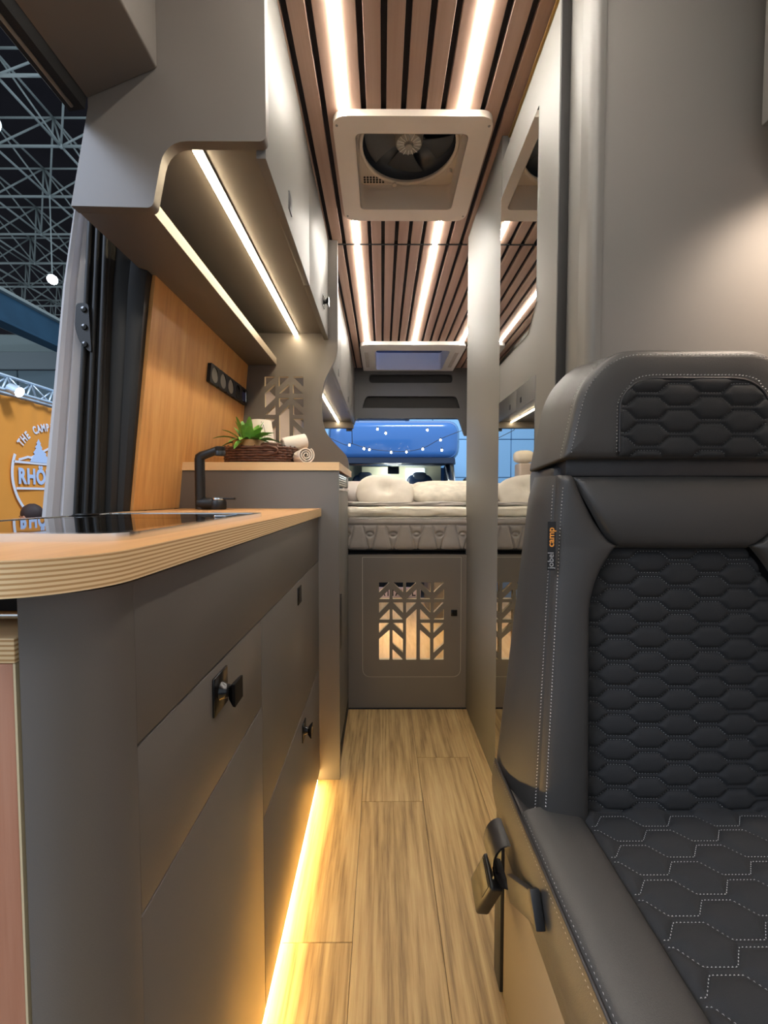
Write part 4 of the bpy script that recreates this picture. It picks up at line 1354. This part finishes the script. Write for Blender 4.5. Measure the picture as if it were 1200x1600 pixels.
def towel_roll(c, r, ln, Mx, label):
    turns = 3.2
    n = 70
    path = [(r * (.16 + .84 * i / n) * math.cos(2 * math.pi * turns * i / n), r * (.16 + .84 * i / n) * math.sin(2 * math.pi * turns * i / n)) for i in range(n + 1)]
    th = r * .075
    rings = []
    for y in (-ln / 2, -ln / 2 + .002, ln / 2 - .002, ln / 2):
        q = th if abs(y) < ln / 2 - .001 else th * .5
        outer_ = [(x * (1 + q / math.hypot(x, z)), y, z * (1 + q / math.hypot(x, z))) for x, z in path]
        inner_ = [(x * (1 - q / math.hypot(x, z)), y, z * (1 - q / math.hypot(x, z))) for x, z in path[::-1]]
        rings.append(outer_ + inner_)
    v, f = loft_vf(rings, caps=False)
    m_ = len(rings[0])
    for base in (0, 3 * m_):
        for i in range(n):
            f.append([base + i, base + i + 1, base + m_ - 2 - i, base + m_ - 1 - i])
    o = MB().add((v, f), 0, Matrix.Translation(c) @ Mx).build('rolled_towel', M['towel'], None, smooth=50)
    return tag(o, label, 'towel', 'rolled towels by the wicker tray')
towel_roll((-.262, 1.36, TZ + .027), .0265, .10, Matrix.Rotation(R(24), 4, 'Z') @ Matrix.Rotation(R(20), 4, 'Y'), 'rolled cream towel lying on the wood beside the tray, spiral end showing')
towel_roll((-.305, 1.43, TZ + .078), .0255, .085, Matrix.Rotation(R(-58), 4, 'Z') @ Matrix.Rotation(R(14), 4, 'X'), 'rolled cream towel lying aslant on top of the tray edge')

# ================================================================== exhibition hall outside
hf = box('hall_floor', -30, 14, -8, 26, -.70, -.62, M['hallfloor'], bev=0)
tag(hf, 'dark hall carpet around the van', kind='structure')
hw = thing('wall_hall', (-14, 16.5, -.6), 'grey-blue panelled hall wall in the distance', 'wall')
hw['kind'] = 'structure'
for i in range(7):
    x0 = -24 + i * 3.0 + .55
    box('panel', x0 + .02, x0 + 2.98, 16.5, 16.6, -.6, 5.85, M['hallpanel'], hw, bev=.02, seg=1)
box('fascia', -24, -2.4, 16.42, 16.5, 5.86, 6.55, mat('pale_fascia', '#8d9ba2', .7), hw, bev=.02, seg=1)
prism('cornice', [(-24, 6.56), (-12.9, 6.56), (-12.0, 6.2), (-2.4, 6.2), (-2.4, 7.2), (-13.4, 7.2), (-24, 7.2)], 1, 16.46, 16.6, mat('pale_cornice', '#93a5a8', .7), hw)
hr_ = box('ceiling_hall', -30, -3, 6, 30, 14.0, 14.1, M['roofdeck'], bev=0)
tag(hr_, 'dark roof deck of the exhibition hall', kind='structure')
hb = box('wall_hall_far', -30, 14, 29, 29.1, -.6, 14.0, M['roofdeck'], bev=0)
tag(hb, 'dark far wall of the hall above the panels', kind='structure')
# space frame: 2 m grid of tubes
sf = MB()
low, upp = {}, {}
for i in range(-1, 10):
    for j in range(-1, 9):
        low[i, j] = Vector((-9.2 - 1.93 * i, 10.217 + 1.987 * j, 10.9))
        upp[i, j] = Vector((-10.2 - 1.93 * i, 11.25 + 1.987 * j, 12.6))
def bar(a, b, r): sf.add(tube_vf([a, b], r, 6))
for (i, j), p in low.items():
    for di, dj in ((1, 0), (0, 1)):
        if (i + di, j + dj) in low:
            bar(p, low[i + di, j + dj], .042 if di else .034)
            bar(upp[i, j], upp[i + di, j + dj], .034)
    for di, dj in ((0, 0), (-1, 0), (0, -1), (-1, -1)):
        if (i + di, j + dj) in upp: bar(p, upp[i + di, j + dj], .028)
    sf.add(superq_vf(p, .07, .07, .07, 1, 1, 8, 6))
o = sf.build('space_frame', M['truss'], None, smooth='all')
tag(o, 'grey steel space frame carrying the hall roof', 'roof truss', kind='structure')
gd = thing('roof_girder', (-11.2, 14, 5.97), 'long dark blue girder under the hall roof', 'girder')
box('web', -11.4, -11.2, 8, 16.4, 6.06, 6.85, M['girder'], gd, bev=0)
box('flange', -11.55, -11.05, 8, 16.4, 6.86, 6.96, M['truss'], gd, bev=.01, seg=1)
box('flange', -11.55, -11.05, 8, 16.4, 5.97, 6.055, M['girder'], gd, bev=.01, seg=1)
def hall_lamp(c, r, label, aim):
    t = thing('hall_floodlight', c, label, 'floodlight', 'round hall floodlights under the roof')
    Mx = Matrix.Translation(c) @ Vector((0, 0, -1)).rotation_difference(Vector(aim).normalized()).to_matrix().to_4x4()
    MB().add(lathe_vf([(r * .3, .22), (r * .8, .18), (r, .05), (r, .0)], (0, 0, 0), 20), 0, Mx).build('housing', M['truss'], t)
    MB().add(lathe_vf([(.001, -.005), (r * .92, -.005), (r * .92, .01)], (0, 0, 0), 20), 0, Mx).build('lens', M['hall_lamp'], t)
    MB().add(tube_vf([(0, 0, .2), (0, 0, 10.9 - c[2])], .02, 6), 0, Matrix.Translation(c)).build('bracket', M['truss'], t)
hall_lamp((-11.13, 14.19, 8.18), .16, 'distant round floodlight above the blue girder', (.6, -1, -.6))
hall_lamp((-9.75, 10.62, 10.2), .22, 'bright floodlight at the frame edge between the truss bars', (.55, -.8, -.8))

# orange exhibition banner on a truss
BX = -4.0
bn = thing('exhibition_banner', (BX, 4.9, -.6), 'orange exhibition banner with white round mountain emblem', 'banner')
def bfn(s, t):
    y, z = 2.6 + 4.6 * s, -.6 + 2.56 * t
    return (BX + .010 * math.sin(y * 9 + z * 2) * (.3 + t * t) + .012 * math.exp(-(1 - t) * 12) * math.sin(y * 31), y, z)
v, f = grid_vf(bfn, 90, 24)
v2 = [(p[0] - .02, p[1], p[2]) for p in v]
mk('banner_cloth', list(v) + v2, f + [[i + len(v) for i in q[::-1]] for q in f], M['orange'], bn, smooth='all', recalc=False)
BC = Vector((BX + .014, 5.03, 1.13)); BR = .60
def onb(a, b, t=0): return (BC.x + t, BC.y + a, BC.z + b)
def barc(a0, a1, r, w, n=40):
    out = [(r * math.cos(a0 + (a1 - a0) * i / n), r * math.sin(a0 + (a1 - a0) * i / n)) for i in range(n + 1)]
    inn = [((r - w) * math.cos(a0 + (a1 - a0) * i / n), (r - w) * math.sin(a0 + (a1 - a0) * i / n)) for i in range(n + 1)][::-1]
    return out + inn
def bprint(name, poly, m, lift=0):
    v, f = prism_vf([(p[0] + BC.y, p[1] + BC.z) for p in poly], 0, BC.x + lift, BC.x + .003 + lift)
    return mk(name, v, f, m, bn, smooth=False)
bprint('emblem_ring', barc(R(158), R(318), BR, .030), M['print'])
bprint('emblem_ring', barc(R(-40), R(22), BR, .030), M['print'])
bprint('emblem_line', [(-.56, .125), (.56, .125), (.56, .150), (-.56, .150)], M['print'])
bprint('emblem_line', [(-.54, -.165), (.54, -.165), (.54, -.140), (-.54, -.140)], M['print'])
ml = [(-.50, .175), (-.38, .215), (-.34, .21), (-.10, .335), (-.03, .350), (.10, .325), (.22, .355), (.40, .24), (.52, .175)]
bprint('emblem_mountain', ml + [(a, b - .026) for a, b in ml[::-1]], M['print'])
bprint('emblem_tree', [(-.36, .150), (-.10, .150), (-.115, .19), (-.08, .19), (-.14, .24), (-.13, .26), (-.20, .31), (-.185, .32), (-.215, .36), (-.205, .37), (-.235, .42), (-.265, .37), (-.255, .36), (-.285, .32), (-.27, .31), (-.31, .26), (-.295, .24), (-.33, .20)], M['print_blue'], .0035)
bprint('emblem_slope', [(-.02, .25), (.10, .27), (.22, .26), (.34, .20), (.30, .17), (.18, .165), (.12, .20), (.05, .22)], M['print_blue'], .0035)
for i, ch in enumerate('THE CAMPER'):
    if ch == ' ': continue
    a = R(143 - i * 6.2)
    v, f = text_vf(ch, .118, .001, .005)
    v = [Vector((p.x * .66, p.y, p.z)) for p in v]
    ca, sa = math.cos(a - math.pi / 2), math.sin(a - math.pi / 2)
    r = BR - .055
    mk('letter', [(BC.x + .002 + p.z, BC.y + r * math.cos(a) + p.x * ca - p.y * sa, BC.z + r * math.sin(a) + p.x * sa + p.y * ca) for p in v], f, M['print'], bn)
for ch, ly in (('R', -.465), ('H', -.345), ('Ö', -.215), ('N', -.085)):
    v, f = text_vf(ch, .235, .001, .010)
    mk('letter', [(BC.x + .002 + p.z, BC.y + ly + p.x * .68, BC.z - .095 + p.y) for p in v], f, M['print_blue'], bn)
# truss above the banner
tr = thing('banner_truss', (BX, 4.9, 1.98), 'slim aluminium lattice truss along the top of the orange banner', 'truss')
for dx, z in ((-.07, 2.0), (.07, 2.0), (0, 2.17)):
    mk('chord', *tube_vf([(BX + dx, 2.6, z), (BX + dx, 7.2, z)], .018, 8), M['alu_truss'], tr, smooth='all')
mb = MB()
for i in range(30):
    y = 2.65 + .15 * i
    for a, b in (((-.07, 2.0), (0, 2.17)), ((.07, 2.0), (0, 2.17))):
        s = i % 2
        p, q = (a, b) if s else (b, a)
        mb.add(tube_vf([(BX + p[0], y, p[1]), (BX + q[0], y + .15, q[1])], .009, 6))
mb.build('lattice', M['alu_truss'], tr, smooth='all')['kind'] = 'stuff'
t = thing('banner_spotlight', (BX + .18, 4.33, 1.98), 'bright spotlight clamped to the banner truss', 'spotlight')
c = (BX + .20, 4.36, 1.98)
mk('clamp', *tube_vf([(BX + .07, 4.36, 2.0), (BX + .20, 4.36, 2.04)], .012, 8), M['alu_truss'], t, smooth='all')
MB().add(lathe_vf([(.03, .12), (.05, .11), (.055, 0)], (0, 0, 0), 16), 0, Matrix.Translation(c) @ Matrix.Rotation(R(-65), 4, 'Y')).build('can', M['alu_truss'], t)
MB().add(lathe_vf([(.001, 0), (.05, 0), (.05, .01)], (0, 0, -.002), 16), 0, Matrix.Translation(c) @ Matrix.Rotation(R(-65), 4, 'Y')).build('lens', M['hall_lamp'], t)

# visitor standing outside, only the top of the head shows over the worktop
pe = thing('person', (-3.42, 4.0, -.62), 'person with short dark hair and light blue shirt standing outside the door', 'person')
def skin_body(name, verts, edges, radii, m, parent, root=0, sub=2):
    me = bpy.data.meshes.new(name)
    c = Vector(verts[root])
    me.from_pydata([Vector(p) - c for p in verts], edges, [])
    ob = bpy.data.objects.new(name, me)
    COL.objects.link(ob)
    ob.modifiers.new('skin', 'SKIN')
    ob.modifiers['skin'].use_smooth_shade = True
    for i, r in enumerate(radii):
        sv = me.skin_vertices[0].data[i]
        sv.radius = (r, r) if not isinstance(r, tuple) else r
        sv.use_root = (i == root)
    ss = ob.modifiers.new('sub', 'SUBSURF'); ss.levels = sub; ss.render_levels = sub
    dg = bpy.context.evaluated_depsgraph_get()
    m2 = bpy.data.meshes.new_from_object(ob.evaluated_get(dg))
    vs = [p.co + c for p in m2.vertices]
    fs = [list(p.vertices) for p in m2.polygons]
    bpy.data.objects.remove(ob)
    return mk(name, vs, fs, m, parent, smooth='all', recalc=False)
px, py, g0 = -3.42, 4.0, -.655
J = [(px, py, g0 + .76), (px, py, g0 + .95), (px, py, g0 + 1.12), (px, py, g0 + 1.19), (px, py, g0 + 1.25),
     (px, py - .16, g0 + 1.10), (px + .02, py - .20, g0 + .88), (px + .10, py - .18, g0 + .70),
     (px, py + .16, g0 + 1.10), (px + .02, py + .20, g0 + .88), (px + .10, py + .18, g0 + .70),
     (px, py - .08, g0 + .70), (px, py - .09, g0 + .40), (px, py - .09, g0 + .08), (px + .12, py - .10, g0 + .05),
     (px, py + .08, g0 + .70), (px, py + .09, g0 + .40), (px, py + .09, g0 + .08), (px + .12, py + .10, g0 + .05)]
E_ = [(0, 1), (1, 2), (2, 3), (3, 4), (2, 5), (5, 6), (6, 7), (2, 8), (8, 9), (9, 10), (0, 11), (11, 12), (12, 13), (13, 14), (0, 15), (15, 16), (16, 17), (17, 18)]
rad = [.11, .10, .11, .05, .05, .06, .042, .032, .06, .042, .032, .08, .058, .042, .04, .08, .058, .042, .04]
skin_body('body', J, E_, rad, M['shirt'], pe)
hv = MB().add(superq_vf((px, py, g0 + 1.345), .088, .072, .112, 1, 1, 24, 16, lambda q: q + Vector((.012 if q.z < -.03 and q.x > 0 else 0, 0, 0))))
hv.add(superq_vf((px - .09, py, g0 + 1.335), .016, .011, .018, 1, 1, 10, 8))
for s in (-1, 1): hv.add(superq_vf((px, py + s * .073, g0 + 1.34), .018, .008, .028, 1, 1, 10, 8))
hd_ = hv.build('head', M['skin'], pe, smooth='all')
for s in (-1, 1): mk('eye', *superq_vf((px - .081, py + s * .028, g0 + 1.352), .007, .011, .006, 1, 1, 10, 8), M['black'], hd_, smooth='all')
mk('mouth', *superq_vf((px - .083, py, g0 + 1.29), .006, .022, .004, 1, 1, 10, 8), M['lid'], hd_, smooth='all')
mk('hair', *superq_vf((px + .014, py, g0 + 1.375), .096, .081, .100, 1, 1, 28, 18, lambda q: Vector((q.x if q.z > -.02 else max(q.x, -.02), q.y, max(q.z, -.075) + .003 * math.sin(q.x * 120) * math.sin(q.y * 90)))), M['hair'], pe, smooth='all')

# ================================================================== behind the open rear doors: a camper van coloured blue for the hall light
bv = thing('blue_lit_camper_van', (.18, 7.4, -.6), 'camper van coloured blue for the cool hall light, with overhanging roof, parked behind the bed', 'van')
VX, VY = .18, 6.5
def vloft(name, secs, m, smooth=40, sub=None):
    """secs: list of (y, half width, z0, z1, corner) rounded-rectangle sections"""
    rings = [[(VX + x, y, z) for x, z in rrect(-hw, hw, z0, z1, c, 6)] for y, hw, z0, z1, c in secs]
    v, f = loft_vf(rings)
    return mk(name, v, f, m, bv, smooth=smooth)
vloft('overcab', [(6.26, .96, 1.47, 2.00, .16), (6.36, 1.01, 1.44, 2.05, .2), (6.8, 1.04, 1.43, 2.09, .2), (9.8, 1.04, 1.43, 2.1, .2)], M['vanblue'])
vloft('overcab_face', [(6.215, .80, 1.54, 1.93, .14), (6.235, .92, 1.49, 1.975, .17), (6.2605, .955, 1.475, 1.995, .165)], M['vanblue'])
vloft('lower_lip', [(6.25, .93, 1.39, 1.475, .03), (6.6, 1.0, 1.39, 1.44, .02)], M['vanblue_dark'])
vloft('cargo_body', [(7.75, 1.03, -.30, 1.42, .06), (9.8, 1.03, -.30, 1.42, .06)], M['vanblue'])
vloft('bonnet', [(5.55, .84, -.15, .38, .12), (5.65, .95, -.25, .50, .14), (6.05, 1.0, -.28, .70, .16), (6.35, 1.0, -.28, .80, .14), (7.76, 1.0, -.28, .80, .1)], M['vanblue'])
# windscreen with pillars
def wsx(s, t):
    z = .80 + .595 * t
    hw_ = .90 - .06 * t
    return (VX - hw_ + 2 * hw_ * s, 6.28 + .36 * t - .10 * math.sin(math.pi * s) + (-.0), z)
v, f = grid_vf(lambda s, t: wsx(s, t), 20, 6)
v = [(p[0], p[1], p[2]) for p in v]
mk('windscreen', v, f, M['windscreen'], bv, smooth='all')
for s in (-1, 1):
    mk('windscreen_pillar', *tube_vf([(VX + s * .93, 6.30, .78), (VX + s * .90, 6.45, 1.10), (VX + s * .86, 6.66, 1.47)], .045, 8), M['vanblue_dark'], bv, smooth='all')
    mk('chrome_strip', *tube_vf([(VX + s * .895, 6.25, .80), (VX + s * .865, 6.40, 1.12), (VX + s * .83, 6.60, 1.45)], .009, 6), M['alu'], bv, smooth='all')
    dvf = prism_vf(round_poly([(6.40, .80), (7.70, .80), (7.70, 1.44), (6.74, 1.44)], .05, 3), 0, VX + s * .985 - .01, VX + s * .985 + .01)
    mk('side_window', *dvf, M['smoke'], bv, smooth=30)
    mb = MB().add(superq_vf((VX + s * 1.17, 6.42, .98), .10, .06, .20, .6, .6, 20, 12))
    w = mb.build('wing_mirror', M['black_matt'], bv, smooth='all')
    mk('mirror_arm', *tube_vf([(VX + s * 1.0, 6.46, .88), (VX + s * 1.13, 6.44, .92)], .025, 8), M['black_matt'], w, smooth='all')
    mk('headlamp', *superq_vf((VX + s * .70, 5.66, .28), .17, .10, .13, .7, .7, 20, 12), M['chrome'], bv, smooth='all')
    for wy in (6.3, 9.2):
        wmb = MB().add(lathe_vf([(.20, -.10), (.33, -.11), (.35, -.06), (.35, .06), (.33, .11), (.20, .10)], (VX + s * .90, wy, -.25), 28, 'X'))
        wh = wmb.build('wheel', M['rubber'], bv)
        mk('wheel_rim', *lathe_vf([(.02, -.105), (.19, -.095), (.20, -.08), (.20, .08), (.19, .095), (.02, .105)], (VX + s * .90, wy, -.25), 24, 'X'), M['alu'], wh, smooth=40)
mk('windscreen_top_trim', *tube_vf([(VX - .83, 6.60, 1.388), (VX, 6.50, 1.392), (VX + .83, 6.60, 1.388)], .012, 6), M['alu'], bv, smooth='all')
box('dashboard', VX - .93, VX + .93, 6.45, 6.95, .70, .84, M['black_matt'], bv, bev=.03)
box('cabin_back', VX - .9, VX + .9, 7.55, 7.60, .5, 1.46, M['cream'], bv, bev=0)
box('cabin_locker', VX - .55, VX - .02, 7.40, 7.549, 1.02, 1.42, M['cream'], bv, bev=.02)
for s in (-.48, .48):
    st_ = mk('cab_seat', *superq_vf((VX + s, 7.25, .85), .25, .10, .42, .5, .5, 24, 14), M['vanblue_dark'], bv, smooth='all')
    mk('cab_headrest', *superq_vf((VX + s, 7.22, 1.20), .13, .06, .11, .6, .6, 20, 12), M['smoke'], st_, smooth='all')
cl = bpy.data.lights.new('van_cabin_fill_light', 'POINT'); cl.energy = 18; cl.color = (1, .95, .82); cl.shadow_soft_size = .15  # point light added to brighten the cabin behind the windscreen
clo = bpy.data.objects.new('van_cabin_fill_light', cl)
link(clo, bv, (VX, 7.05, 1.30)); clo.location = (VX, 7.05, 1.30)
box('interior_mirror', VX - .09, VX + .09, 6.52, 6.55, 1.24, 1.36, M['black_matt'], bv, bev=.01)
box('cabin_glow_panel', VX + .25, VX + .60, 7.50, 7.549, .95, 1.40, emit('cabin_fill_glow', (.9, .96, 1.0), 1.6), bv, bev=.02)  # glowing panel added to brighten the cabin, no real window
for s in (-.45, .35):
    mk('wiper', *tube_vf([(VX + s, 6.17, .83), (VX + s + .30, 6.20, .95), (VX + s + .45, 6.26, 1.02)], .010, 6), M['black_matt'], bv, smooth='all')
rk = thing('roof_box', (.1, 7.0, 2.1), 'dark roof rack on top of the camper van', 'roof rack')
box('rack_bar', -.45, .45, 6.75, 6.85, 2.115, 2.16, M['vanblue_dark'], rk, bev=.01)
box('rack_bar', -.45, .45, 8.0, 8.1, 2.115, 2.16, M['vanblue_dark'], rk, bev=.01)
for s in (-.40, .40): box('rack_rail', s - .03, s + .03, 6.6, 8.3, 2.161, 2.20, M['vanblue_dark'], rk, bev=.01)
# pale blue panelled stand wall behind it
pw = thing('wall_stand', (.5, 10.6, -.6), 'pale blue panelled stand wall behind the camper van', 'wall')
pw['kind'] = 'structure'
for i in range(9):
    for j in range(5):
        x0, z0 = -3.6 + i * .98, -.6 + j * .98
        box('panel', x0 + .008, x0 + .972, 10.6, 10.65, z0 + .008, z0 + .972, M['bluepanel'], pw, bev=.006, seg=1)
box('backing', -3.7, 5.3, 10.652, 10.68, -.6, 4.35, M['girder'], pw, bev=0)
# festoon of small bulbs hung behind the rear doors
fe = thing('light_chain', (.1, 4.55, 1.4), 'string of small warm bulbs hanging behind the rear doors', 'light chain')
FP = [(-.75, 1.62), (-.42, 1.462), (-.33, 1.47), (-.15, 1.415), (.10, 1.388), (.30, 1.39), (.47, 1.43), (.66, 1.53), (.95, 1.64)]
def crv(p, n=6):
    out_ = []
    for i in range(len(p) - 1):
        a, b, c_, d = p[max(i - 1, 0)], p[i], p[i + 1], p[min(i + 2, len(p) - 1)]
        for k in range(n):
            t_ = k / n
            out_.append(tuple(.5 * (2 * b[q] + (c_[q] - a[q]) * t_ + (2 * a[q] - 5 * b[q] + 4 * c_[q] - d[q]) * t_ ** 2 + (3 * b[q] - a[q] - 3 * c_[q] + d[q]) * t_ ** 3) for q in (0, 1)))
    return out_ + [p[-1]]
mk('cable', *tube_vf([(-.45, 3.545, 1.80), (-.62, 4.0, 1.70)] + [(x, 4.55, z) for x, z in crv(FP)] + [(.80, 4.0, 1.74), (.60, 3.545, 1.80)], .0035, 6), M['black_matt'], fe, smooth='all')
for x, z in ((-.36, 1.455), (-.20, 1.415), (-.14, 1.405), (.10, 1.375), (.27, 1.38), (.45, 1.41), (.645, 1.51), (.66, 1.40), (-.05, 1.63), (.04, 1.585), (.50, 1.62)):
    b = mk('bulb', *superq_vf((x, 4.55, z), .011, .011, .013, 1, 1, 10, 8), M['bulb'], fe, smooth='all')
    mk('socket', *tube_vf([(x, 4.55, z + .011), (x, 4.55, z + .028)], .006, 6), M['black_matt'], b, smooth='all')
mk('hanger', *tube_vf([(-.33, 4.55, 1.47), (-.33, 4.5, 1.72), (-.30, 3.545, 1.85)], .004, 6), M['black_matt'], fe, smooth='all')
